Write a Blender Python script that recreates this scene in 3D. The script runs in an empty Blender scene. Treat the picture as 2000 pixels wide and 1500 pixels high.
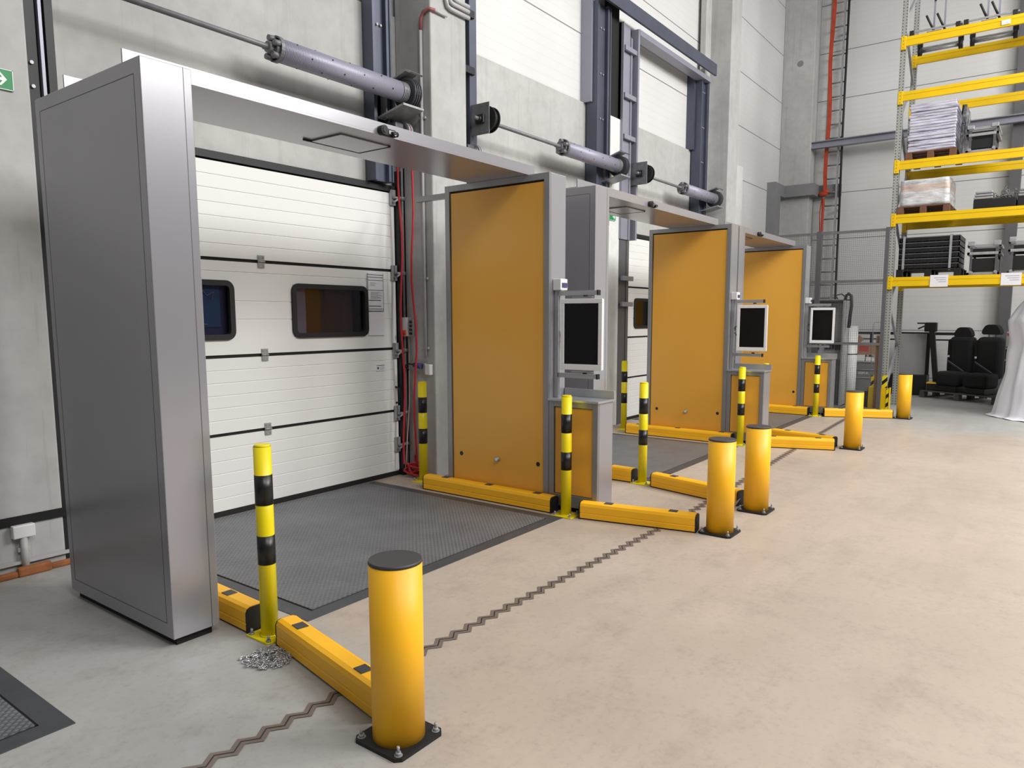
import bpy, bmesh, math, random
from mathutils import Vector, Matrix
random.seed(7)
S = bpy.context.scene
COL = S.collection
PI = math.pi

# ------------------------------------------------------------------ materials
def lin(c):
    r = []
    for v in c[:3]:
        v = v / 255.0
        r.append(v / 12.92 if v <= 0.04045 else ((v + 0.055) / 1.055) ** 2.4)
    return (r[0], r[1], r[2], 1.0)

class NT:
    """small helper around a node tree"""
    def __init__(s, name):
        s.mat = bpy.data.materials.new(name); s.mat.use_nodes = True
        s.t = s.mat.node_tree; s.b = s.t.nodes['Principled BSDF']
        s.co = None
    def n(s, typ, **kw):
        nd = s.t.nodes.new(typ)
        for k, v in kw.items(): setattr(nd, k, v)
        return nd
    def link(s, a, b): s.t.links.new(a, b)
    def coord(s):
        if s.co is None: s.co = s.n('ShaderNodeTexCoord').outputs['Object']
        return s.co
    def math(s, op, a, b=None, c=None):
        nd = s.n('ShaderNodeMath', operation=op)
        for i, v in enumerate((a, b, c)):
            if v is None: continue
            if isinstance(v, (int, float)): nd.inputs[i].default_value = v
            else: s.link(v, nd.inputs[i])
        return nd.outputs[0]
    def xyz(s):
        sp = s.n('ShaderNodeSeparateXYZ'); s.link(s.coord(), sp.inputs[0])
        return sp.outputs
    def noise(s, scale, detail=4, rough=0.55, vec=None, stretch=None):
        v = vec or s.coord()
        if stretch:
            mp = s.n('ShaderNodeMapping'); s.link(v, mp.inputs[0]); mp.inputs['Scale'].default_value = stretch; v = mp.outputs[0]
        nd = s.n('ShaderNodeTexNoise'); s.link(v, nd.inputs['Vector'])
        nd.inputs['Scale'].default_value = scale; nd.inputs['Detail'].default_value = detail; nd.inputs['Roughness'].default_value = rough
        return nd.outputs['Fac']
    def ramp(s, fac, stops):
        r = s.n('ShaderNodeValToRGB'); s.link(fac, r.inputs[0])
        e = r.color_ramp.elements
        while len(e) > 1: e.remove(e[0])
        e[0].position, e[0].color = stops[0][0], stops[0][1]
        for p, c in stops[1:]:
            q = e.new(p); q.color = c
        return r.outputs[0]
    def mix(s, f, a, b):
        m = s.n('ShaderNodeMix', data_type='RGBA')
        for sock, v in ((m.inputs['Factor'], f), (m.inputs['A'], a), (m.inputs['B'], b)):
            pass
        ins = [m.inputs[0], m.inputs[6], m.inputs[7]]
        for sock, v in zip(ins, (f, a, b)):
            if isinstance(v, (int, float)): sock.default_value = v
            elif isinstance(v, tuple): sock.default_value = v
            else: s.link(v, sock)
        return m.outputs[2]
    def color(s, v):
        if isinstance(v, tuple): s.b.inputs['Base Color'].default_value = v
        else: s.link(v, s.b.inputs['Base Color'])
    def bump(s, h, strength=0.3, dist=0.01):
        nd = s.n('ShaderNodeBump'); nd.inputs['Strength'].default_value = strength; nd.inputs['Distance'].default_value = dist
        s.link(h, nd.inputs['Height']); s.link(nd.outputs[0], s.b.inputs['Normal'])
    def rm(s, rough, metal=0.0, spec=None):
        s.b.inputs['Roughness'].default_value = rough; s.b.inputs['Metallic'].default_value = metal
        if spec is not None: s.b.inputs['Specular IOR Level'].default_value = spec

def plain(name, c, rough=0.5, metal=0.0, var=0.06, scale=6.0, bump=0.0, spec=None):
    t = NT(name); a = lin(c)
    f = t.noise(scale, 3)
    lo = tuple(max(0, v * (1 - var)) for v in a[:3]) + (1,); hi = tuple(min(1, v * (1 + var)) for v in a[:3]) + (1,)
    t.color(t.ramp(f, [(0.3, lo), (0.7, hi)])); t.rm(rough, metal, spec)
    if bump: t.bump(t.noise(scale * 8, 3), bump, 0.004)
    return t.mat

def concrete(name, c1, c2, stain=0.5):
    t = NT(name)
    f = t.noise(0.9, 6, 0.62); g = t.noise(7, 5, 0.6)
    base = t.ramp(f, [(0.32, lin(c1)), (0.68, lin(c2))])
    m = t.mix(t.math('MULTIPLY', t.math('SUBTRACT', g, 0.42), 0.9), base, lin(tuple(v * 0.82 for v in c1)))
    streak = t.noise(2.2, 4, 0.5, stretch=(6, 6, 0.35))
    sm = t.math('MULTIPLY', t.math('GREATER_THAN', streak, 0.62), 0.16 * stain)
    t.color(t.mix(sm, m, lin(tuple(v * 0.7 for v in c1)))); t.rm(0.75, 0, 0.3)
    t.bump(t.noise(35, 4), 0.12, 0.004)
    return t.mat

M = {}
M['concrete'] = concrete('wall_concrete', (172, 172, 169), (190, 190, 188))
M['concrete_column'] = concrete('column_concrete', (172, 172, 170), (190, 190, 188), 0.8)
M['concrete_white'] = concrete('painted_concrete', (214, 215, 212), (222, 223, 220), 0.2)

def sandwich():
    t = NT('sandwich_panel'); o = t.xyz(); z = o[2]
    # fine ribs every 12 cm, panel joints every 1.08 m
    rib = t.math('FRACT', t.math('MULTIPLY', z, 1 / 0.12))
    line = t.math('LESS_THAN', rib, 0.07)
    jt = t.math('FRACT', t.math('MULTIPLY', t.math('SUBTRACT', z, 1.385), 1 / 1.08))
    joint = t.math('LESS_THAN', jt, 0.016)
    base = t.ramp(t.noise(0.5, 3), [(0.3, lin((206, 206, 205))), (0.7, lin((216, 216, 215)))])
    c = t.mix(t.math('MULTIPLY', line, 0.13), base, lin((150, 150, 152)))
    c = t.mix(t.math('MULTIPLY', joint, 0.8), c, lin((84, 84, 86)))
    t.color(c); t.rm(0.5, 0, 0.35)
    h = t.math('SUBTRACT', t.math('MULTIPLY', t.math('SINE', t.math('MULTIPLY', rib, 2 * PI)), 0.25), t.math('MULTIPLY', joint, 1.0))
    t.bump(h, 0.22, 0.004)
    return t.mat
M['sandwich'] = sandwich()

def floor_mat():
    t = NT('floor_concrete'); o = t.xyz()
    f = t.noise(0.55, 6, 0.62); g = t.noise(3.5, 7, 0.68); s = t.noise(1.3, 5, 0.6, stretch=(0.5, 2.2, 1))
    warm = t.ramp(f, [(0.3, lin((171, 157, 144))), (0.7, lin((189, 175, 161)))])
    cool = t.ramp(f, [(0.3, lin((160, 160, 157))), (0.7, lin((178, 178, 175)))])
    # greyish light by the first gate and at the far end, painted as grey
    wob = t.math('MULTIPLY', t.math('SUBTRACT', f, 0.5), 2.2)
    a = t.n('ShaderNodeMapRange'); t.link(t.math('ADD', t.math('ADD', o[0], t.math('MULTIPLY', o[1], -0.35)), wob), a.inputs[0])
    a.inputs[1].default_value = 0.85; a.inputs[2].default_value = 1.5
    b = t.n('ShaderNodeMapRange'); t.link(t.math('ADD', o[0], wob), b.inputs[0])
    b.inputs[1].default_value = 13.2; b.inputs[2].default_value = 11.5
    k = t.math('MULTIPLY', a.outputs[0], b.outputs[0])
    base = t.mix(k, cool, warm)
    def soft(v, lo, hi, k):
        m = t.n('ShaderNodeMapRange'); t.link(v, m.inputs[0]); m.inputs[1].default_value = lo; m.inputs[2].default_value = hi; m.inputs[4].default_value = k
        return m.outputs[0]
    c = t.mix(soft(g, .50, .78, .45), base, lin((134, 124, 114)))
    c = t.mix(soft(s, .52, .80, .40), c, lin((140, 131, 122)))
    fine = t.noise(28, 5, 0.7); c = t.mix(soft(fine, .52, .8, .35), c, lin((130, 121, 112)))
    t.color(c); t.rm(0.42, 0, 0.4)
    rr = t.ramp(g, [(0.3, (0.34, 0.34, 0.34, 1)), (0.7, (0.55, 0.55, 0.55, 1))]); t.link(rr, t.b.inputs['Roughness'])
    t.bump(t.noise(22, 5), 0.06, 0.004)
    return t.mat
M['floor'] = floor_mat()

def tread():
    t = NT('tread_plate'); o = t.xyz()
    k = 2 * PI / 0.075
    u = t.math('MULTIPLY', t.math('ADD', o[0], o[1]), k); v = t.math('MULTIPLY', t.math('SUBTRACT', o[0], o[1]), k)
    p = t.math('MULTIPLY', t.math('SINE', u), t.math('SINE', v))
    tear = t.math('GREATER_THAN', t.math('ABSOLUTE', p), 0.55)
    f = t.noise(2.5, 5, 0.6)
    base = t.ramp(f, [(0.3, lin((104, 106, 110))), (0.7, lin((124, 126, 130)))])
    t.color(t.mix(t.math('MULTIPLY', tear, 0.35), base, lin((158, 160, 164)))); t.rm(0.45, 0.4)
    t.bump(t.math('ABSOLUTE', p), 0.8, 0.006)
    return t.mat
M['tread'] = tread()
M['dark_steel'] = plain('dark_steel', (88, 90, 94), 0.5, 0.5, 0.12)
M['black_gap'] = plain('black_seal', (14, 14, 15), 0.8)
M['rubber'] = plain('black_rubber', (22, 22, 24), 0.6, 0, 0.1)
M['cap_black'] = plain('dark_plastic_cap', (62, 60, 62), 0.5, 0, 0.1)
M['door_white'] = plain('door_white', (226, 227, 225), 0.45, 0, 0.02, 0.8)
M['steel_galv'] = plain('galvanised_steel', (158, 159, 162), 0.42, 0.35, 0.14, 14)
M['steel_dark_galv'] = plain('dull_galvanised_steel', (122, 123, 126), 0.5, 0.25, 0.14, 14)
M['spring'] = None
M['blue_steel'] = plain('blue_grey_steel', (80, 85, 100), 0.4, 0.35, 0.1, 3)
M['lav_steel'] = plain('pale_blue_grey_steel', (146, 147, 160), 0.42, 0.25, 0.05, 3)
M['track_black'] = plain('black_track', (30, 30, 34), 0.5, 0.2)
M['gate_grey'] = plain('silver_grey_paint', (166, 165, 171), 0.26, 0.5, 0.015, 1.0, 0, 0.5)
M['gate_frame'] = plain('aluminium_frame', (146, 147, 150), 0.38, 0.55, 0.03)
M['alu'] = plain('brushed_aluminium', (186, 188, 192), 0.34, 0.7, 0.05)
M['gate_yellow'] = plain('amber_panel', (226, 166, 62), 0.28, 0.0, 0.02, 1.2, 0, 0.5)
M['barrier_yellow'] = plain('barrier_yellow', (250, 186, 26), 0.45, 0, 0.03, 4)
M['post_yellow'] = plain('signal_yellow', (232, 212, 8), 0.35, 0, 0.02, 4)
M['post_black'] = plain('signal_black', (18, 18, 19), 0.35)
M['white_plastic'] = plain('white_plastic', (222, 222, 222), 0.4, 0, 0.02)
M['grey_plastic'] = plain('grey_plastic', (150, 151, 152), 0.5, 0, 0.04)
M['dark_plastic'] = plain('dark_plastic', (34, 34, 37), 0.45)
M['screen'] = plain('black_screen', (8, 8, 9), 0.16, 0, 0, 1, 0, 0.4)
M['paper'] = plain('paper_white', (222, 221, 226), 0.7, 0, 0.02)
M['ink'] = plain('ink_grey', (92, 92, 100), 0.7)
M['red_rope'] = plain('red_rope', (176, 34, 44), 0.6)
M['orange_strap'] = plain('orange_strap', (176, 62, 34), 0.6, 0, 0.15, 5)
M['white_cord'] = plain('pale_cord', (200, 170, 160), 0.6)
M['orange'] = plain('orange_button', (232, 120, 40), 0.4)
M['green'] = plain('exit_green', (0, 132, 72), 0.45)
M['white_sign'] = plain('sign_white', (232, 238, 234), 0.45)
M['foam'] = plain('brown_foam', (150, 92, 52), 0.8, 0, 0.25, 9, 0.4)
M['conduit'] = plain('conduit_grey', (178, 178, 178), 0.5)
M['rack_yellow'] = plain('rack_yellow', (226, 186, 0), 0.4, 0, 0.05, 3)
M['wood'] = plain('pallet_wood', (104, 70, 50), 0.75, 0, 0.2, 10, 0.3)
M['dark_wood'] = plain('dark_pallet_wood', (84, 80, 78), 0.8, 0, 0.2, 8, 0.3)
M['cardboard'] = plain('cardboard', (158, 120, 92), 0.75, 0, 0.1, 5)
M['red_print'] = plain('red_print', (178, 60, 58), 0.6)
M['grey_crate'] = plain('grey_crate', (112, 114, 115), 0.5, 0, 0.06)
M['black_crate'] = plain('black_crate', (15, 15, 17), 0.45, 0, 0.15)
M['seat_fabric'] = plain('black_seat_fabric', (20, 20, 22), 0.85, 0, 0.15, 20)
M['film'] = plain('stretch_film', (206, 206, 214), 0.22, 0, 0.16, 5, 0.7)
M['fibre'] = plain('tangled_fibre', (122, 120, 116), 0.7, 0, 0.2)
M['mesh_grey'] = plain('mesh_grey', (112, 113, 115), 0.5, 0.3)
M['trim_grey'] = plain('trim_grey', (128, 129, 131), 0.55, 0, 0.04)
M['column_dark'] = plain('dark_column_steel', (92, 92, 95), 0.55, 0.2, 0.05)
M['cabinet'] = plain('cabinet_grey', (160, 161, 162), 0.45, 0.1, 0.03)
M['brown_dark'] = plain('trailer_wood', (88, 56, 32), 0.6, 0, 0.12, 3)
M['navy'] = plain('navy_panel', (64, 62, 104), 0.5, 0, 0.2, 2)
M['teal'] = plain('teal_panel', (52, 92, 132), 0.5, 0, 0.2, 2)
M['lavender'] = plain('pale_curtain', (150, 148, 170), 0.6)

M['hose_red'] = plain('faded_red_hose', (146, 88, 86), 0.5)
def spring_mat():
    t = NT('torsion_spring'); o = t.xyz()
    w = t.math('SINE', t.math('MULTIPLY', o[0], 2 * PI / 0.014))
    t.color(t.mix(t.math('MULTIPLY', t.math('ADD', w, 1), 0.16), lin((168, 166, 184)), lin((110, 108, 124)))); t.rm(0.42, 0.25)
    t.bump(w, 0.35, 0.003); return t.mat
M['spring'] = spring_mat()

def perforated():
    t = NT('perforated_upright'); o = t.xyz()
    fz = t.math('FRACT', t.math('MULTIPLY', o[2], 1 / 0.05))
    dz = t.math('MULTIPLY', t.math('SUBTRACT', fz, 0.5), 0.05)
    ay = t.math('SUBTRACT', t.math('ABSOLUTE', o[1]), 0.027)
    d = t.math('SQRT', t.math('ADD', t.math('MULTIPLY', dz, dz), t.math('MULTIPLY', ay, ay)))
    hole = t.math('LESS_THAN', d, 0.0085)
    t.color(t.mix(hole, lin((170, 172, 168)), lin((26, 26, 26)))); t.rm(0.45, 0.4); return t.mat
M['upright'] = perforated()

def hazard():
    t = NT('hazard_stripes'); o = t.xyz()
    f = t.math('FRACT', t.math('MULTIPLY', t.math('ADD', t.math('ADD', o[2], o[1]), 5.0), 1 / 0.16))
    t.color(t.mix(t.math('LESS_THAN', f, 0.45), lin((226, 206, 20)), lin((24, 22, 20)))); t.rm(0.45); return t.mat
M['hazard'] = hazard()

def film_stack():
    t = NT('film_wrapped_stack'); o = t.xyz()
    n1 = t.noise(3, 4, 0.6, stretch=(1, 1, 9))
    c = t.ramp(n1, [(0.30, lin((120, 116, 138))), (0.46, lin((196, 194, 210))), (0.7, lin((224, 223, 234)))])
    t.color(c); t.rm(0.3); t.bump(t.noise(5, 6, 0.65, stretch=(1, 1, 7)), 0.9, 0.03); return t.mat
M['film_stack'] = film_stack()

def film_box():
    t = NT('film_wrapped_box'); o = t.xyz()
    n = t.noise(3.2, 5, 0.6, stretch=(1, 1, 4))
    c = t.ramp(n, [(0.28, lin((150, 150, 154))), (0.5, lin((196, 196, 198))), (0.72, lin((226, 226, 228)))])
    band = t.math('MULTIPLY', t.math('LESS_THAN', t.math('ABSOLUTE', t.math('SUBTRACT', o[2], 0.30)), 0.05), 0.55)
    t.color(t.mix(band, c, lin((188, 152, 124)))); t.rm(0.25); t.bump(t.noise(6, 6, 0.65, stretch=(1, 1, 3)), 0.8, 0.02); return t.mat
M['film_box'] = film_box()

def cloth():
    t = NT('white_sheet'); t.color(lin((238, 237, 246))); t.rm(0.8); t.bump(t.noise(12, 5), 0.35, 0.01)
    return t.mat
M['sheet'] = cloth()

def glass():
    t = NT('door_glass'); nt = t.t
    g = t.n('ShaderNodeBsdfGlossy'); g.inputs['Roughness'].default_value = 0.04
    tr = t.n('ShaderNodeBsdfTransparent'); tr.inputs[0].default_value = (0.75, 0.75, 0.78, 1)
    fr = t.n('ShaderNodeFresnel'); fr.inputs[0].default_value = 1.45
    mx = t.n('ShaderNodeMixShader'); t.link(fr.outputs[0], mx.inputs[0]); t.link(tr.outputs[0], mx.inputs[1]); t.link(g.outputs[0], mx.inputs[2])
    t.link(mx.outputs[0], nt.nodes['Material Output'].inputs[0]); return t.mat
M['glass'] = glass()

# ------------------------------------------------------------------ geometry helper
class Geo:
    def __init__(s): s.bm = bmesh.new()
    def _mat(s, fs, m, smooth=False):
        for f in fs:
            f.material_index = m; f.smooth = smooth
    def box(s, x0, x1, y0, y1, z0, z1, bev=0.0, m=0, seg=2):
        x0, x1 = min(x0, x1), max(x0, x1); y0, y1 = min(y0, y1), max(y0, y1); z0, z1 = min(z0, z1), max(z0, z1)
        before = set(s.bm.faces)
        v = [s.bm.verts.new(p) for p in ((x0,y0,z0),(x1,y0,z0),(x1,y1,z0),(x0,y1,z0),(x0,y0,z1),(x1,y0,z1),(x1,y1,z1),(x0,y1,z1))]
        fs = [s.bm.faces.new([v[i] for i in q]) for q in ((0,3,2,1),(4,5,6,7),(0,1,5,4),(1,2,6,5),(2,3,7,6),(3,0,4,7))]
        if bev > 0:
            es = list({e for f in fs for e in f.edges})
            bmesh.ops.bevel(s.bm, geom=es, offset=min(bev, 0.49 * min(x1-x0, y1-y0, z1-z0)), segments=seg, affect='EDGES', profile=0.5)
        new = [f for f in s.bm.faces if f not in before]
        s._mat(new, m); return s
    def cyl(s, p0, p1, r0, r1=None, seg=20, m=0, cap=True, capm=None):
        p0, p1 = Vector(p0), Vector(p1); r1 = r0 if r1 is None else r1
        d = (p1 - p0).normalized(); a = d.orthogonal().normalized(); b = d.cross(a)
        A = []; B = []
        for i in range(seg):
            t = 2 * PI * i / seg; o = a * math.cos(t) + b * math.sin(t)
            A.append(s.bm.verts.new(p0 + o * r0)); B.append(s.bm.verts.new(p1 + o * r1))
        side = [s.bm.faces.new((A[i], A[(i+1) % seg], B[(i+1) % seg], B[i])) for i in range(seg)]
        s._mat(side, m, True)
        if cap:
            s._mat([s.bm.faces.new(A[::-1]), s.bm.faces.new(B)], m if capm is None else capm)
        return s
    def ring(s, p0, p1, ro, ri, seg=24, m=0):
        p0, p1 = Vector(p0), Vector(p1); d = (p1 - p0).normalized(); a = d.orthogonal().normalized(); b = d.cross(a)
        L = []
        for p, r in ((p0, ro), (p1, ro), (p1, ri), (p0, ri)):
            L.append([s.bm.verts.new(p + (a * math.cos(2*PI*i/seg) + b * math.sin(2*PI*i/seg)) * r) for i in range(seg)])
        fs = []
        for k in range(4):
            A, B = L[k], L[(k+1) % 4]
            for i in range(seg): fs.append(s.bm.faces.new((A[i], A[(i+1) % seg], B[(i+1) % seg], B[i])))
        s._mat(fs, m, False); return s
    def tube(s, pts, r, seg=8, m=0, closed=False):
        pts = [Vector(p) for p in pts]; n = len(pts); rings = []; prev = None
        for i, p in enumerate(pts):
            if closed: d = pts[(i+1) % n] - pts[i-1]
            else: d = pts[min(i+1, n-1)] - pts[max(i-1, 0)]
            d.normalize()
            if prev is None: a = d.orthogonal().normalized()
            else:
                a = prev - d * prev.dot(d)
                a = a.normalized() if a.length > 1e-6 else d.orthogonal().normalized()
            prev = a; b = d.cross(a)
            rings.append([s.bm.verts.new(p + (a * math.cos(2*PI*k/seg) + b * math.sin(2*PI*k/seg)) * r) for k in range(seg)])
        fs = []
        rng = range(n) if closed else range(n - 1)
        for i in rng:
            A, B = rings[i], rings[(i+1) % n]
            for k in range(seg): fs.append(s.bm.faces.new((A[k], A[(k+1) % seg], B[(k+1) % seg], B[k])))
        s._mat(fs, m, True)
        if not closed: s._mat([s.bm.faces.new(rings[0][::-1]), s.bm.faces.new(rings[-1])], m)
        return s
    def prism(s, poly, axis, a0, a1, m=0, smooth=False):
        """poly: 2D points in the two other axes (order x,y,z without axis), extruded a0..a1"""
        def P(u, v, w):
            return {0: (w, u, v), 1: (u, w, v), 2: (u, v, w)}[axis]
        A = [s.bm.verts.new(P(u, v, a0)) for u, v in poly]; B = [s.bm.verts.new(P(u, v, a1)) for u, v in poly]; n = len(poly)
        fs = [s.bm.faces.new((A[i], A[(i+1) % n], B[(i+1) % n], B[i])) for i in range(n)]
        s._mat(fs, m, smooth)
        s._mat([s.bm.faces.new(A[::-1]), s.bm.faces.new(B)], m); return s
    def bar(s, p0, p1, w, h, m=0, up=(0, 0, 1)):
        p0, p1 = Vector(p0), Vector(p1); d = (p1 - p0).normalized(); u = Vector(up)
        a = d.cross(u)
        if a.length < 1e-4: a = d.cross(Vector((1, 0, 0)))
        a.normalize(); b = a.cross(d)
        v = []
        for p in (p0, p1):
            for sx, sy in ((-1,-1),(1,-1),(1,1),(-1,1)): v.append(s.bm.verts.new(p + a * sx * w / 2 + b * sy * h / 2))
        fs = [s.bm.faces.new([v[i] for i in q]) for q in ((0,3,2,1),(4,5,6,7),(0,1,5,4),(1,2,6,5),(2,3,7,6),(3,0,4,7))]
        s._mat(fs, m); return s
    def sphere(s, c, r, seg=12, m=0, sc=(1, 1, 1)):
        mt = Matrix.Translation(c) @ Matrix.Diagonal((r*sc[0], r*sc[1], r*sc[2], 1))
        res = bmesh.ops.create_uvsphere(s.bm, u_segments=seg, v_segments=seg // 2 + 2, radius=1, matrix=mt)
        s._mat({f for v in res['verts'] for f in v.link_faces}, m, True); return s
    def obj(s, name, mat, parent=None, label=None):
        me = bpy.data.meshes.new(name)
        bmesh.ops.recalc_face_normals(s.bm, faces=s.bm.faces[:])
        off = WL.get(parent.name, Vector()) if parent else Vector()
        if parent: bmesh.ops.translate(s.bm, verts=s.bm.verts[:], vec=-off)
        s.bm.to_mesh(me); s.bm.free()
        for k in (mat if isinstance(mat, (list, tuple)) else [mat]): me.materials.append(M[k])
        o = bpy.data.objects.new(name, me); COL.objects.link(o)
        if parent: o.parent = parent; WL[o.name] = off.copy()
        if label: o['label'] = label
        return o

WL = {}
def thing(name, label, cat, loc=(0, 0, 0), group=None):
    o = bpy.data.objects.new(name, None); COL.objects.link(o); o.empty_display_size = 0.1
    o.location = loc; WL[o.name] = Vector(loc)
    return tag(o, label, cat, group)
def tag(o, label=None, cat=None, group=None, kind=None):
    if label: o['label'] = label
    if cat: o['category'] = cat
    if group: o['group'] = group
    if kind: o['kind'] = kind
    return o
def center(o, loc=None):
    """put a single-mesh thing's origin at its base"""
    me = o.data; xs = [v.co for v in me.vertices]
    if loc is None:
        loc = Vector(((min(v.x for v in xs)+max(v.x for v in xs))/2, (min(v.y for v in xs)+max(v.y for v in xs))/2, min(v.z for v in xs)))
    loc = Vector(loc); me.transform(Matrix.Translation(-loc)); o.location = loc; return o
def copy_tree(o, parent=None):
    c = o.copy(); COL.objects.link(c)
    if parent: c.parent = parent
    for ch in list(o.children): copy_tree(ch, c)
    return c
def dup(root, loc, label, rot=None):
    c = copy_tree(root); c.location = loc
    if rot is not None: c.rotation_euler = (0, 0, rot)
    c['label'] = label; return c

# ------------------------------------------------------------------ setting
YW = 5.70           # face of the dock wall
XB = 18.75          # face of the back wall
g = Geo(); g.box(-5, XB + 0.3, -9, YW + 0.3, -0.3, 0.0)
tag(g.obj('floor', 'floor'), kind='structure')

DOORS = [(2.16, 5.45), (6.50, 9.66), (10.42, 13.30)]
ZD = 3.02; ZC = 4.76
g = Geo()
xs = [-5] + [v for d in DOORS for v in d] + [14.1]
for i in range(0, len(xs), 2): g.box(xs[i], xs[i+1], YW, YW + 0.25, 0, ZC)
for a, b in DOORS: g.box(a, b, YW, YW + 0.25, ZD, ZC)
wl = g.obj('wall_left', 'concrete'); tag(wl, kind='structure')
g = Geo(); g.box(-5, 14.1, YW + 0.06, YW + 0.3, ZC, 11); g.obj('sandwich_panel', 'sandwich', wl)
g = Geo(); g.box(14.1, XB, YW, YW + .25, 0.0, 11); g.obj('sandwich_panel', 'sandwich', wl)
g = Geo(); g.box(XB, XB + 0.3, -9, YW + 0.3, 0, 11)
tag(g.obj('wall_back', 'sandwich'), kind='structure')

# concrete columns
def column(n, x0, x1, y0, y1, z1, mat='concrete_column'):
    g = Geo(); g.box(x0, x1, y0, y1, 0, z1, 0.015)
    return tag(g.obj('trim_%d' % n, mat), kind='structure')
column(1, 1.50, 2.06, 5.46, YW, 11)
column(2, 5.55, 6.09, 5.20, YW, 11)
column(3, 9.70, 10.04, 5.52, YW, 4.66, 'concrete_white')
column(4, 13.62, 14.12, 5.20, YW, 11)
column(5, XB - 0.45, XB, 4.98, YW, 11)
g = Geo(); g.box(14.12, 15.55, 5.60, YW, 0, 4.85); tag(g.obj('trim_6', 'concrete_white'), kind='structure')
# grey protective trim round the corner column
g = Geo()
g.box(17.45, 17.85, 5.50, YW, 0, 4.82); g.box(17.85, 18.3, 5.50, YW, 4.55, 4.82)
g.box(18.14, 18.3, 4.82, 5.50, 4.55, 4.82); g.box(18.3, 18.75, 4.82, 4.98, 4.55, 4.82); g.box(18.6, 18.75, 4.35, 4.82, 4.55, 4.82)
tag(g.obj('trim_7', 'trim_grey'), kind='structure')
# steel girder and dark steel column on the back wall
g = Geo()
for z0, z1, d in ((5.64, 5.66, .16), (5.78, 5.80, .16), (5.66, 5.78, .03)): g.box(18.40 - d/2 + .0, 18.40 + d/2, -3, 4.98, z0, z1)
g.box(18.36, 18.44, 4.99, 5.10, 5.35, 5.85)
tag(g.obj('trim_8', 'lav_steel'), kind='structure')
g = Geo(); g.box(XB - 0.28, XB - 0.02, 0.82, 1.02, 0, 11); tag(g.obj('trim_9', 'column_dark'), kind='structure')
# dark joint strip, skirting along the wall left of the first gate
g = Geo(); g.box(-2, 2.10, 5.448, 5.46, 0.335, 0.395); tag(g.obj('baseboard_left', 'black_gap'), kind='structure')
# upper steel posts beside the white wall panels
g = Geo(); g.box(9.26, 9.62, 5.58, YW + 0.06, ZC, 9.5); tag(g.obj('trim_10', 'lav_steel'), kind='structure')
g = Geo(); g.box(12.95, 13.25, 5.62, YW + 0.06, ZC, 6.2); tag(g.obj('trim_11', 'blue_steel'), kind='structure')

# ------------------------------------------------------------------ overhead dock doors
def door_panel_profile(z0, z1, n):
    """y/z outline with fine grooves on the room side"""
    yf, yb = 5.66, 5.70; pts = [(yb, z0), (yf, z0)]
    for k in range(1, n):
        z = z0 + (z1 - z0) * k / n
        pts += [(yf, z - 0.006), (yf + 0.006, z - 0.002), (yf + 0.006, z + 0.002), (yf, z + 0.006)]
    return pts + [(yf, z1), (yb, z1)]
def rrect(x0, x1, z0, z1, r, n=6):
    pts = []
    for cx, cz, a0 in ((x1-r, z1-r, 0), (x0+r, z1-r, 90), (x0+r, z0+r, 180), (x1-r, z0+r, 270)):
        for k in range(n + 1):
            a = math.radians(a0 + 90 * k / n); pts.append((cx + r * math.cos(a), cz + r * math.sin(a)))
    return pts
def frame_ring(g, x0, x1, z0, z1, r, w, y0, y1, m=0):
    A = rrect(x0, x1, z0, z1, r); B = rrect(x0 + w, x1 - w, z0 + w, z1 - w, max(r - w, 0.01)); n = len(A)
    L = [[g.bm.verts.new((u, y, v)) for u, v in P] for P, y in ((A, y1), (A, y0), (B, y0), (B, y1))]
    for k in range(3):
        for i in range(n):
            f = g.bm.faces.new((L[k][i], L[k][(i+1) % n], L[k+1][(i+1) % n], L[k+1][i])); f.material_index = m
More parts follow.
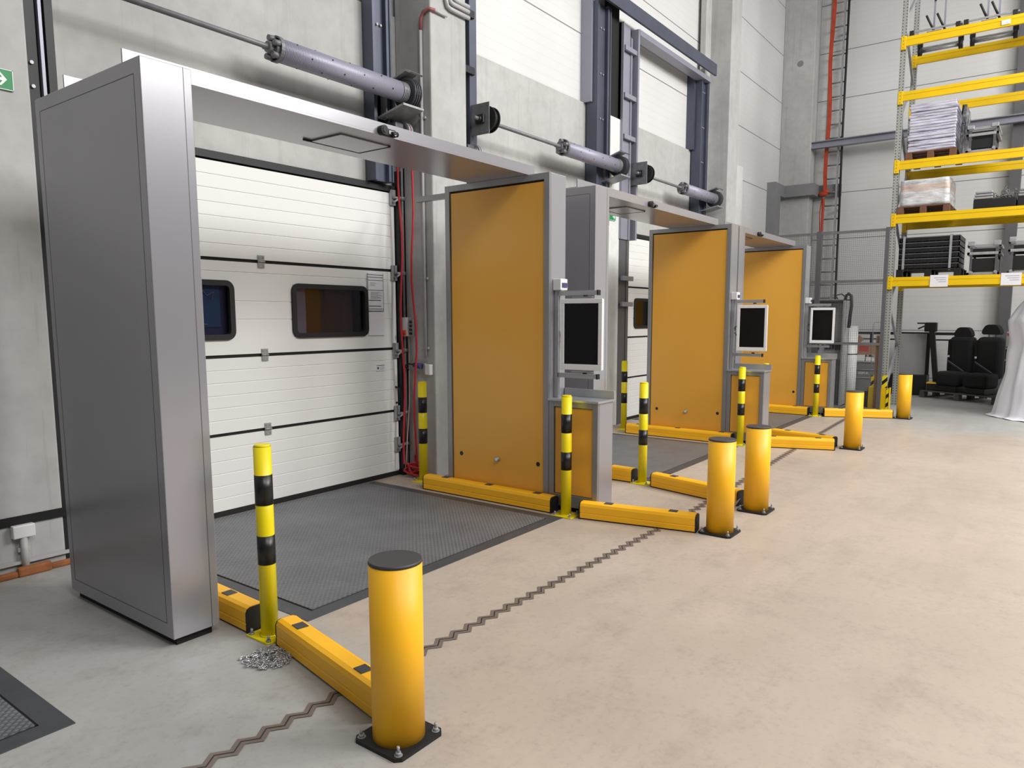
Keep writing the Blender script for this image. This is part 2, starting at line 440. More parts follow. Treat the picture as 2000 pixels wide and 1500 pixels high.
def dock_door(n, x0, x1, label, wins, rich=True):
    d = thing('door_%d' % n, label, 'dock door', (x0, 5.66, 0)); d['kind'] = 'structure'
    zs = [0.05, 0.705, 1.37, 2.185, 2.99]; ns = [6, 6, 6, 7]
    for i in range(4):
        g = Geo(); z0, z1 = zs[i] + (0.014 if i else 0), zs[i+1] - 0.014
        if i == 2 and wins:
            # panel with window cut-outs: solid strips round the openings
            wz0, wz1 = 1.525, 1.995
            xcut = [x0 + 0.01] + [v for w in wins for v in (w[0] + 0.02, w[1] - 0.02)] + [x1 - 0.01]
            for (a, b, nn) in ((z0, wz0, 1), (wz1, z1, 2)): g.prism(door_panel_profile(a, b, nn), 0, x0 + 0.01, x1 - 0.01)
            for k in range(0, len(xcut), 2): g.prism(door_panel_profile(wz0, wz1, 3), 0, xcut[k], xcut[k+1])
        else: g.prism(door_panel_profile(z0, z1, ns[i]), 0, x0 + 0.01, x1 - 0.01)
        g.obj('door_panel', 'door_white', d)
        if i:
            g = Geo(); g.box(x0 + 0.01, x1 - 0.01, 5.672, 5.70, zs[i] - 0.014, zs[i] + 0.014); g.obj('panel_seal', 'black_gap', d)
    g = Geo(); g.box(x0, x1, 5.655, 5.70, 0.0, 0.05); g.obj('bottom_seal', 'rubber', d)
    g = Geo(); g.box(x0 - 0.02, x1 + 0.05, 5.64, YW, 2.99, 3.05); g.obj('top_seal', 'track_black', d)
    for w0, w1 in wins:
        g = Geo(); frame_ring(g, w0, w1, 1.51, 2.01, 0.075, 0.045, 5.640, 5.69); f = g.obj('window_frame', 'rubber', d)
        g = Geo(); g.box(w0 + 0.03, w1 - 0.03, 5.672, 5.678, 1.54, 1.98); g.obj('pane', 'glass', f)
    # side jamb strips, roller brackets, middle hinges
    for s_, xe in ((1, x1),):
        g = Geo(); g.box(xe - 0.06, xe - 0.008, 5.654, 5.66, 0.06, 2.98); g.obj('end_stile', 'white_plastic', d)
        for z in (2.95, 2.18, 1.37, 0.70, 0.36):
            g = Geo(); g.box(xe - 0.07, xe + 0.0, 5.63, 5.656, z - 0.10, z + 0.06, 0.004); g.bar((xe - 0.05, 5.62, z - 0.07), (xe + 0.05, 5.60, z - 0.005), 0.03, 0.018)
            g.bar((xe - 0.05, 5.61, z - 0.02), (xe + 0.07, 5.60, z - 0.02), 0.02, 0.02); g.cyl((xe + 0.04, 5.60, z - 0.02), (xe + 0.085, 5.60, z - 0.02), 0.022)
            g.obj('roller_bracket', 'steel_galv', d)
    hx = [x0 + (x1 - x0) * .51]
    for z in zs[1:4]:
        for xx in hx:
            g = Geo(); g.box(xx - 0.033, xx + 0.033, 5.650, 5.662, z - 0.055, z - 0.006, 0.003); g.box(xx - 0.033, xx + 0.033, 5.650, 5.662, z + 0.006, z + 0.055, 0.003)
            g.cyl((xx - 0.035, 5.648, z), (xx + 0.035, 5.648, z), 0.008, seg=8)
            for sx in (-1, 1):
                for sz in (-1, 1): g.cyl((xx + sx * 0.02, 5.652, z + sz * 0.035), (xx + sx * 0.02, 5.645, z + sz * 0.035), 0.006, seg=8)
            g.obj('hinge', 'steel_galv', d)
    if rich:
        g = Geo(); g.tube([(x1 - 0.035, 5.655, 0.96), (x1 - 0.035, 5.60, 0.95), (x1 - 0.03, 5.60, 0.80), (x1 - 0.03, 5.655, 0.79)], 0.012); g.obj('grip', 'rubber', d)
    return d
dock_door(1, DOORS[0][0], DOORS[0][1], 'white sectional dock door with black framed windows behind the nearest grey gate', [(2.66, 3.56), (4.14, 5.05)])
dock_door(2, DOORS[1][0], DOORS[1][1], 'white sectional dock door mostly hidden behind the first yellow panelled pillar', [(7.0, 7.9), (8.4, 9.3)])
dock_door(3, DOORS[2][0], DOORS[2][1], 'white sectional dock door seen past the second gate', [(10.82, 11.72), (12.05, 12.95)], False)

# what stands outside the door windows: docked trailer interior
def outside(x0, x1, n):
    g = Geo()
    g.box(x0 - 0.2, x1 + 0.2, 7.2, 7.25, 0, 3.2); g.box(x0 - 0.2, x0 - 0.15, 5.95, 7.25, 0, 3.2); g.box(x1 + 0.15, x1 + 0.2, 5.95, 7.25, 0, 3.2)
    g.box(x0 - 0.2, x1 + 0.2, 5.95, 7.25, 3.2, 3.25)
    tag(g.obj('trim_%d' % n, 'black_gap'), kind='structure')
for i, (a, b) in enumerate(DOORS): outside(a, b, 12 + i)
g = Geo(); g.box(4.13, 4.33, 5.705, 5.715, 1.45, 2.1, m=1); g.box(4.33, 4.90, 5.715, 5.725, 1.45, 2.1, m=0)
tag(center(g.obj('trailer_wall', ['brown_dark', 'lavender'])), 'brown wooden trailer wall with pale curtain edge seen through the right door window', 'trailer')
g = Geo(); g.box(2.60, 3.60, 5.715, 5.725, 1.45, 2.1, m=0); g.box(3.30, 3.46, 5.705, 5.715, 1.62, 2.0, m=1)
g.tube([(3.30, 5.702, 1.93), (3.34, 5.702, 1.88), (3.40, 5.702, 1.91), (3.38, 5.702, 1.85)], 0.006, m=2); g.tube([(3.12, 5.702, 1.86), (3.2, 5.702, 1.89), (3.3, 5.702, 1.85)], 0.006, m=2)
g.tube([(3.12, 5.702, 1.62), (3.2, 5.702, 1.66), (3.34, 5.702, 1.64)], 0.006, m=2)
tag(center(g.obj('trailer_tarpaulin', ['navy', 'teal', 'lavender'])), 'dark blue tarpaulin with teal patch seen through the left door window', 'tarpaulin')
g = Geo(); g.box(8.35, 9.35, 5.705, 5.72, 1.45, 2.1, m=0)
tag(center(g.obj('trailer_wall', ['brown_dark'])), 'brown trailer wall seen through the window of the second dock door', 'trailer')

g = Geo(); g.box(10.80, 11.74, 5.705, 5.72, 1.45, 2.1, m=0); g.box(11.0, 11.4, 5.70, 5.705, 1.62, 1.86, m=1)
tag(center(g.obj('trailer_wall', ['brown_dark', 'lavender'])), 'brown trailer wall with pale patch seen through the window of the third dock door', 'trailer')

# ------------------------------------------------------------------ guide tracks beside the doors
def u_track(name, x0, x1, y0, y1, z0, z1, open_side, mat, label, bolts=True, group=None):
    """steel channel standing on the wall; room face carries bolts"""
    t = thing(name, label, 'door track', (x0, y1, z0), group)
    g = Geo(); g.box(x0, x1, y0 + 0.04, y1, z0, z1)
    w = (x1 - x0)
    g.box(x0, x0 + w * .14, y0, y0 + 0.04, z0, z1); g.box(x1 - w * .30, x1 - w * .16, y0 - 0.01, y0 + 0.04, z0, z1); g.box(x1 - w*.08, x1, y0 - 0.005, y0 + 0.04, z0, z1)
    g.obj('channel', mat, t)
    if bolts:
        z = z0 + 0.25
        while z < z1 - .2:
            for k in (.35, .55):
                g = Geo(); g.cyl((x0 + w * k, y0 + 0.041, z), (x0 + w * k, y0 + 0.02, z), 0.012, seg=8); g.obj('bolt', 'steel_galv', t)
            z += 0.62
    return t
u_track('guide_track', 5.10, 5.34, 5.54, YW - .021, 3.06, 6.4, 1, 'blue_steel', 'blue grey steel door track right of the nearest door, above its black seal')
t = thing('guide_track', 'black door track standing at the right edge of the nearest dock door', 'door track', (5.5, 5.6, 0))
g = Geo(); g.box(5.455, 5.50, 5.60, YW - .021, 0.0, 3.2); g.obj('seal_strip', 'track_black', t)
g = Geo(); g.box(5.50, 5.548, 5.60, 5.62, 0.0, 3.6); g.box(5.53, 5.548, 5.60, YW - .021, 0.0, 3.6); g.obj('angle_rail', 'steel_galv', t)
t = thing('guide_track', 'black door track beside the concrete column at the far left', 'door track', (2.1, 5.5, 0))
g = Geo(); g.box(2.06, 2.13, 5.50, YW - .021, 0, 6.4); g.box(2.19, 2.24, 5.50, YW - .021, 0, 6.4); g.obj('channel', 'track_black', t)
g = Geo(); g.box(2.145, 2.165, 5.48, 5.52, 0, 6.4); g.obj('rail_lip', 'lav_steel', t)
for z in (3.2, 3.35, 3.9):
    g = Geo(); g.cyl((2.09, 5.50, z), (2.09, 5.485, z), 0.012, seg=8); g.obj('bolt', 'steel_galv', t)
# second door, left
t = thing('guide_track', 'dark steel door track with strap brackets just right of the tall concrete column', 'door track', (6.4, 5.6, 0))
g = Geo(); g.box(6.28, 6.42, 5.56, YW - .021, 0, 7.5); g.obj('channel', 'track_black', t)
g = Geo(); g.box(6.42, 6.455, 5.54, 5.60, 0, 7.5); g.obj('rail_lip', 'conduit', t)
g = Geo(); g.box(6.50, 6.62, 5.50, YW - .021, 3.05, 7.5); g.obj('angle_rail', 'blue_steel', t)
for z in (4.44, 5.04):
    g = Geo(); g.box(6.30, 6.56, 5.47, 5.51, z - 0.04, z + 0.04, 0.005); g.obj('bracket', 'track_black', t)
# second door, right
u_track('guide_track', 9.30, 9.68, 5.50, YW - .021, 3.06, 6.12, 1, 'blue_steel', 'tall blue grey steel door track right of the second counterweight drum')
# third door, left and right
t = thing('guide_track', 'pale steel door track with three strap brackets left of the third door', 'door track', (10.2, 5.5, 0))
g = Geo(); g.box(10.02, 10.30, 5.52, 5.56, 2.9, 6.05); g.box(10.02, 10.04, 5.48, 5.56, 2.9, 6.05); g.box(10.41, 10.46, 5.44, 5.56, 2.9, 6.05); g.box(10.30, 10.34, 5.50, 5.52, 2.9, 5.9); g.obj('channel', 'lav_steel', t)
g = Geo(); g.box(10.06, 10.40, 5.54, YW - .021, 0, 3.2); g.box(10.30, 10.34, 5.53, 5.54, 0, 3.2); g.obj('lower_channel', 'column_dark', t)
for z in (5.70, 5.02, 4.42, 2.3, 1.9):
    g = Geo(); g.box(10.06, 10.42, 5.46, 5.50, z - 0.035, z + 0.035, 0.004); g.obj('bracket', 'lav_steel', t)
u_track('guide_track', 13.02, 13.36, 5.50, YW - .021, 3.06, 6.0, 1, 'blue_steel', 'blue grey steel door track left of the far concrete column')
t = thing('header_beam', 'blue grey steel header angle running above the third door opening', 'beam', (11.4, 5.5, 6.2))
g = Geo(); g.box(9.3, 13.35, 5.36, 5.40, 6.10, 6.30); g.box(9.3, 13.35, 5.40, 5.60, 6.27, 6.30); g.obj('angle', 'blue_steel', t)
g = Geo(); g.box(10.45, 13.3, 5.44, 5.62, 5.98, 6.06); g.obj('lower_rail', 'lav_steel', t)
g = Geo(); g.box(9.68, 10.02, 5.56, YW + 0.05, 4.66, 6.3); tag(g.obj('trim_20', 'black_gap'), kind='structure')
g = Geo(); g.box(13.36, 13.62, 5.60, YW - 0.0, 0, 9); tag(g.obj('trim_21', 'concrete_column'), kind='structure')

# ------------------------------------------------------------------ counterbalance shafts above the doors
def shaft(xp0, xp1, xs, xe, xend, label, plate=True):
    ys, zs = 5.36, 3.90
    t = thing('counterbalance_shaft', label, 'door spring', (xe, ys, zs), 'counterbalance shafts above the dock doors')
    g = Geo(); g.cyl((xp1 - 0.2, ys, zs), (xend, ys, zs), 0.022, seg=14); g.obj('rod', 'steel_dark_galv', t)
    g = Geo(); g.cyl((xs, ys, zs), (xe, ys, zs), 0.095, seg=32)
    for k in range(26):
        a = k * 2.4; x = xs + 0.1 + (xe - xs - 0.2) * k / 26
        g.cyl((x, ys + 0.09 * math.cos(a), zs + 0.09 * math.sin(a)), (x, ys + 0.099 * math.cos(a), zs + 0.099 * math.sin(a)), 0.007, seg=6, m=1)
    g.obj('spring_tube', ['spring', 'post_black'], t)
    g = Geo(); g.cyl((xs - 0.055, ys, zs), (xs, ys, zs), 0.075, seg=20); g.ring((xs - 0.03, ys, zs), (xs + 0.005, ys, zs), 0.105, 0.09, 24); g.cyl((xs - 0.10, ys, zs), (xs - 0.05, ys, zs), 0.045, seg=16)
    for k in range(5):
        a = k * 2 * PI / 5 + .3; g.cyl((xs - 0.085, ys + 0.075 * math.cos(a), zs + 0.075 * math.sin(a)), (xs - 0.01, ys + 0.08 * math.cos(a), zs + 0.08 * math.sin(a)), 0.024, seg=10)
    g.obj('winding_cone', 'steel_dark_galv', t)
    # end bracket and grooved cable drum
    g = Geo()
    for k in range(4): g.ring((xe + 0.01 + k * 0.02, ys, zs), (xe + 0.02 + k * 0.02, ys, zs), 0.098, 0.06, 24)
    g.obj('spring_end', 'steel_galv', t)
    g = Geo(); g.prism([(5.24, 4.06), (5.30, 4.09), (5.58, 4.0), (5.58, 4.02), (5.30, 4.11), (5.22, 4.07)], 0, xe + 0.05, xe + 0.22); g.prism([(5.22, 3.735), (5.58, 3.66), (5.58, 3.68), (5.22, 3.755)], 0, xe - 0.06, xe + 0.22); g.prism([(5.50, 3.66), (5.58, 3.66), (5.58, 4.02), (5.50, 4.02)], 0, xe - .02, xe - .005)
    g.box(xe - 0.06, xe + 0.22, 5.58, 5.60, 3.56, 4.04)
    g.obj('end_bracket', 'steel_galv', t)
    g = Geo(); g.cyl((xe + 0.10, ys, zs), (xe + 0.20, ys, zs), 0.125, 0.135, 32)
    for k in range(4): g.ring((xe + 0.10 + k * 0.028, ys, zs), (xe + 0.112 + k * 0.028, ys, zs), 0.15, 0.12, 32)
    g.obj('cable_drum', 'dark_steel', t)
    if plate:
        xp = xp1 - .08
        g = Geo(); g.box(xp, xp + .012, 5.24, 5.62, zs - 0.165, zs + 0.175, 0.004); g.box(xp - .12, xp + .012, 5.60, 5.62, zs - 0.165, zs + 0.175, .003)
        for yy in (5.27, 5.34):
            for sz in (-0.135, 0.145): g.cyl((xp, yy, zs + sz), (xp - .006, yy, zs + sz), 0.010, seg=8)
        g.obj('mounting_plate', 'steel_dark_galv', t)
        g = Geo(); g.box(xp - .03, xp, 5.30, 5.42, zs - 0.05, zs + 0.05, 0.01); g.cyl((xp - .06, ys, zs), (xp + .0, ys, zs), 0.035, seg=14); g.obj('bearing_block', 'dark_plastic', t)
        g = Geo(); g.cyl((xp + .02, ys - .06, zs), (xp + .10, ys - .06, zs), 0.12, seg=32); g.ring((xp + .015, ys - .06, zs), (xp + .03, ys - .06, zs), 0.14, 0.11, 32); g.ring((xp + .09, ys - .06, zs), (xp + .105, ys - .06, zs), 0.14, 0.11, 32); g.obj('far_cable_drum', 'rubber', t)
    return t
shaft(2.2, 2.5, 3.88, 5.24, 5.50, 'nearest counterbalance spring shaft, above the first grey gate', False)
shaft(6.22, 6.60, 8.22, 9.58, 9.86, 'middle counterbalance spring shaft with steel plate beside the tall concrete column')
shaft(9.92, 10.46, 12.0, 13.28, 13.56, 'farthest counterbalance spring shaft above the third gate')

# chain hoist boxes with hanging red ropes
def hoist(x, y, z, zb, name_label, rope_label, bottom=True):
    t = thing('hand_winch', name_label, 'winch', (x, y, z))
    g = Geo(); g.box(x - 0.08, x + 0.04, y - 0.04, y + 0.10, z - 0.10, z + 0.08, 0.02); g.obj('housing', 'dark_steel', t)
    g = Geo(); g.ring((x + 0.05, y, z), (x + 0.07, y, z), 0.10, 0.075, 20); g.ring((x + 0.085, y, z), (x + 0.105, y, z), 0.10, 0.075, 20); g.cyl((x + 0.04, y, z), (x + 0.10, y, z), 0.03); g.obj('rope_wheel', 'steel_galv', t)
    if rope_label:
        g = Geo(); pts = []
        n = 14
        for k in range(n + 1): pts.append((x + 0.078 + 0.02 * math.sin(k * .9), y - 0.09 + 0.012 * math.sin(k * 1.3), z - 0.02 - (z - zb) * k / n))
        for k in range(5): a = PI * k / 4; pts.append((x + 0.09, y - 0.02 - 0.07 * math.cos(a), zb - 0.02 - 0.09 * math.sin(a)))
        for k in range(n, -1, -1): pts.append((x + 0.078 - 0.012 * math.sin(k), y + 0.085 + 0.012 * math.sin(k * 1.1), z - 0.02 - (z - zb) * k / n))
        for k in range(7): a = PI * k / 6; pts.append((x + 0.078, y + 0.085 * math.cos(a), z + 0.0 + 0.085 * math.sin(a)))
        g.tube(pts, 0.011, 8, closed=True)
        tag(center(g.obj('hand_rope', 'red_rope')), rope_label, 'rope')
hoist(5.34, 5.455, 3.55, 0.16, 'small grey rope winch under the nearest cable drum', 'red hand rope loop hanging down the wall right of the nearest door')
hoist(6.38, 5.40, 3.52, 2.2, 'small grey rope winch below the steel plate by the tall column', 'short red rope hanging from the winch beside the tall concrete column')
t = thing('hand_winch', 'small dark winch box on bracket behind the second gate crossbeam', 'winch', (13.4, 5.4, 3.4))
g = Geo(); g.box(13.42, 13.62, 5.30, 5.60, 3.28, 3.42, .01); g.cyl((13.5, 5.3, 3.36), (13.5, 5.24, 3.36), 0.05); g.obj('housing', 'dark_steel', t)
g = Geo(); g.box(13.44, 13.56, 5.40, 5.60, 3.0, 3.28); g.obj('bracket', 'steel_dark_galv', t)
# loose rope ends on the floor
g = Geo()
pts = [(5.54, 5.50, 0.22)]
for k in range(46):
    a = k * 0.75; pts.append((5.47 + 0.06 * math.cos(a) + .03 * math.sin(a * .37), 5.44 + 0.09 * math.sin(a) + .05 * math.cos(a * .21), 0.02 + 0.16 * abs(math.sin(a * 0.31)) * (1 - k / 60)))
g.tube(pts, 0.011, 7)
tag(center(g.obj('rope_coil', 'red_rope')), 'tangled end of red rope lying on the floor at the door corner', 'rope')
g = Geo(); g.tube([(5.53, 5.56, 1.66), (5.52, 5.545, 1.2), (5.50, 5.54, 0.8), (5.47, 5.54, 0.5), (5.43, 5.55, 0.06)], 0.006, 6)
tag(center(g.obj('pale_cord', 'white_cord')), 'thin pale cord hanging beside the red ropes by the first door', 'cord')

# switch boxes on the shaded side of the column (face x = 5.55)
XC = 5.55
t = thing('door_switch', 'white and yellow door control box with red rotary switch behind the red ropes', 'switch', (XC, 5.56, 1.5))
g = Geo(); g.box(XC - 0.075, XC, 5.53, 5.61, 1.50, 1.70, 0.008); g.obj('housing', 'white_plastic', t)
g = Geo(); g.box(XC - 0.085, XC - 0.074, 5.54, 5.60, 1.505, 1.565, 0.002); g.obj('switch_plate', 'orange', t)
g = Geo(); g.cyl((XC - 0.085, 5.57, 1.535), (XC - 0.105, 5.57, 1.535), 0.022); g.bar((XC - 0.11, 5.57, 1.515), (XC - 0.11, 5.57, 1.555), 0.02, 0.014); g.obj('rotary_switch', 'red_rope', t)
t = thing('push_button_box', 'narrow grey push button box with four black buttons on the column', 'switch', (XC, 5.485, 1.5))
g = Geo(); g.box(XC - 0.06, XC, 5.455, 5.51, 1.505, 1.675, 0.006); g.obj('housing', 'steel_galv', t)
for z in (1.53, 1.57, 1.61, 1.65):
    g = Geo(); g.cyl((XC - 0.06, 5.482, z), (XC - 0.075, 5.482, z), 0.014, seg=12); g.obj('button', 'post_black', t)
g = Geo(); g.box(XC - 0.05, XC, 5.64, 5.695, 1.42, 1.68, 0.015)
tag(center(g.obj('sensor_box', 'rubber')), 'upright black box on the wall beside the nearest door track', 'sensor')
t = thing('cable_conduit', 'long grey conduit running down the side of the tall concrete column', 'conduit', (XC, 5.32, 1.3))
g = Geo(); g.cyl((XC - 0.02, 5.315, 1.30), (XC - 0.02, 5.315, 4.55), 0.016, seg=10); g.obj('pipe', 'conduit', t)
g = Geo(); g.tube([(XC - 0.02, 5.315, 4.54), (XC - 0.025, 5.305, 4.64), (XC - 0.025, 5.27, 4.70), (XC - 0.02, 5.2, 4.72), (XC + 0.04, 5.175, 4.715)], 0.017, 8); g.obj('red_hose', 'hose_red', t)
for z in (1.38, 2.1, 2.9, 3.7):
    g = Geo(); g.box(XC - 0.022, XC, 5.27, 5.36, z - 0.012, z + 0.012, 0.003); g.obj('clip', 'conduit', t)
t = thing('power_socket', 'white socket box with wires at the foot of the grey conduit', 'socket', (XC, 5.27, 1.1))
g = Geo(); g.box(XC - 0.05, XC, 5.235, 5.305, 1.10, 1.21, 0.006); g.obj('housing', 'white_plastic', t)
g = Geo(); g.box(XC - 0.045, XC, 5.31, 5.335, 1.12, 1.22, 0.004); g.obj('side_socket', 'grey_plastic', t)
t = thing('blue_plug', 'dark blue plug and cable beside the white socket box', 'plug', (XC, 5.38, 1.18))
g = Geo(); g.cyl((XC - 0.06, 5.345, 1.19), (XC - 0.06, 5.45, 1.20), 0.032, 0.024, 12); g.obj('plug_body', 'navy', t)
g = Geo(); g.tube([(XC - 0.06, 5.45, 1.20), (XC - 0.06, 5.54, 1.21), (XC - 0.05, 5.60, 1.18), (XC - 0.05, 5.54, 1.14)], 0.009, 6); g.obj('black_lead', 'rubber', t)
g = Geo(); g.tube([(XC - 0.06, 5.42, 1.16), (XC - 0.05, 5.47, 1.10), (XC - 0.03, 5.49, 0.95), (XC - 0.03, 5.50, 0.5), (XC - 0.03, 5.505, 0.15)], 0.007, 6); g.obj('pink_lead', 'white_cord', t)
# pipes at the top of the column front
t = thing('pipe_bundle', 'bundle of thin grey pipes bending round the top of the concrete column', 'pipes', (5.9, 5.17, 4.7))
for k, (xx, zz) in enumerate(((5.76, 4.80), (5.80, 4.86), (5.84, 4.91))):
    g = Geo(); g.tube([(xx, 5.175, 6.5), (xx, 5.175, zz + 0.06), (xx + 0.015, 5.175, zz + 0.015), (xx + 0.06, 5.175, zz), (6.11, 5.175, zz - 0.0)], 0.022, 8); g.obj('pipe', 'conduit', t)
g = Geo(); g.cyl((5.575, 5.178, 4.715), (5.77, 5.178, 4.715), 0.014, seg=8); g.obj('cross_pipe', 'conduit', t)
for k, xx in enumerate((14.95, 15.55)):
    g = Geo(); ylo = 5.585 if k == 0 else 5.685
    g.tube([(xx - 0.12, ylo, 4.78), (xx - 0.03, ylo, 4.78), (xx, ylo, 4.73), (xx, ylo, 3.2)], 0.016, 8)
    tag(center(g.obj('cable_conduit', 'conduit')), ('left' if k == 0 else 'right') + ' thin conduit of the pair on the white wall right of the far column', 'conduit')

# papers on the first door
t = thing('paper_notice', 'upper printed notice sheet taped to the nearest white door', 'notice', (5.15, 5.65, 1.78))
g = Geo(); g.box(5.05, 5.26, 5.646, 5.6535, 1.76, 2.145); g.obj('sheet', 'paper', t)
g = Geo()
for z in (2.13, 2.105, 2.075, 1.975, 1.785, 1.765): g.box(5.052, 5.258, 5.644, 5.647, z - 0.003, z + 0.003)
g.box(5.06, 5.225, 5.644, 5.647, 1.868, 1.876); g.box(5.06, 5.225, 5.644, 5.647, 1.81, 1.818)
for k in range(9): g.box(5.085, 5.085 + 0.13 + 0.03 * math.sin(k * 2.1), 5.644, 5.647, 1.955 - k * 0.0085, 1.957 - k * 0.0085)
for k in range(4): g.box(5.085, 5.085 + 0.07 + 0.02 * math.sin(k * 2.1), 5.644, 5.647, 2.05 - k * 0.01, 2.052 - k * 0.01)
for z0, z1 in ((1.76, 2.145),):
    for x in (5.05, 5.258): g.box(x, x + 0.003, 5.644, 5.647, z0, z1)
g.obj('printed_lines', 'ink', t)
g = Geo(); g.box(5.05, 5.265, 5.646, 5.6535, 1.515, 1.755)
tag(center(g.obj('paper_notice', 'paper')), 'blank pale sheet taped below the printed notice on the nearest door', 'notice')
t = thing('door_label', 'small white rating sticker with round mark on the nearest door', 'label', (5.21, 5.655, 1.15))
g = Geo(); g.box(5.15, 5.27, 5.654, 5.6595, 1.145, 1.215); g.obj('sticker', 'paper', t)
g = Geo(); g.cyl((5.17, 5.654, 1.175), (5.17, 5.652, 1.175), 0.013, seg=14); g.box(5.155, 5.26, 5.6525, 5.6545, 1.20, 1.206)
for k in range(3): g.box(5.20, 5.255, 5.6525, 5.6545, 1.16 + k * 0.012, 1.162 + k * 0.012)
g.obj('printed_mark', 'ink', t)

# exit signs
def exit_sign(cx, y, cz, w, h, label):
    t = thing('exit_sign', label, 'sign', (cx, y, cz - h / 2))
    g = Geo(); g.box(cx - w/2, cx + w/2, y - 0.012, y, cz - h/2, cz + h/2, 0.002); g.obj('panel', 'green', t)
    g = Geo(); e = 0.004; yy = y - 0.0145
    for (a, b, c, d) in ((-w/2, w/2, h/2 - e, h/2), (-w/2, w/2, -h/2, -h/2 + e), (-w/2, -w/2 + e, -h/2, h/2), (w/2 - e, w/2, -h/2, h/2)): g.box(cx + a, cx + b, yy, y - 0.011, cz + c, cz + d)
    ax = cx + w * 0.22; s = h * 0.32
    g.prism([(ax + s * .95, cz), (ax + s*.1, cz + s), (ax - s*.25, cz + s), (ax + s*.3, cz + s*.25), (ax - s * 1.0, cz + s*.25), (ax - s * 1.0, cz - s*.25), (ax + s*.3, cz - s*.25), (ax - s*.25, cz - s), (ax + s*.1, cz - s)], 1, yy - 0.001, y - 0.011)
    g.obj('arrow', 'white_sign', t); return t
exit_sign(1.83, 5.46, 3.19, 0.26, 0.125, 'green exit sign with white arrow at the left edge of the photo')
exit_sign(9.80, 5.52, 3.20, 0.20, 0.11, 'small green exit sign with arrow on the white pier behind the second gate')

# left wall: junction box, conduit, skirting strip, foam
t = thing('junction_box', 'white junction box with grey conduit low on the left wall', 'junction box', (1.80, 5.44, 0.05))
g = Geo(); g.box(1.735, 1.865, 5.40, 5.448, 0.255, 0.34, 0.006); g.obj('box', 'white_plastic', t)
g = Geo(); g.cyl((1.80, 5.425, 0.02), (1.80, 5.425, 0.26), 0.022, seg=12); g.box(1.765, 1.835, 5.43, 5.46, 0.155, 0.185, 0.004); g.obj('conduit', 'conduit', t)
g = Geo(); g.box(-1.0, 2.08, 5.43, 5.455, 0.075, 0.095)
tag(center(g.obj('cable_duct', 'conduit')), 'thin pale cable duct along the foot of the left wall', 'duct')
g = Geo()
for k in range(14):
    x = -0.6 + k * 0.195; g.box(x, x + 0.20, 5.385 + 0.01 * math.sin(k * 2), 5.425, 0.0, 0.045 + 0.018 * math.sin(k * 1.7), 0.012)
tag(center(g.obj('foam_strip', 'foam')), 'torn brown foam strip lying along the foot of the left wall', 'foam strip')

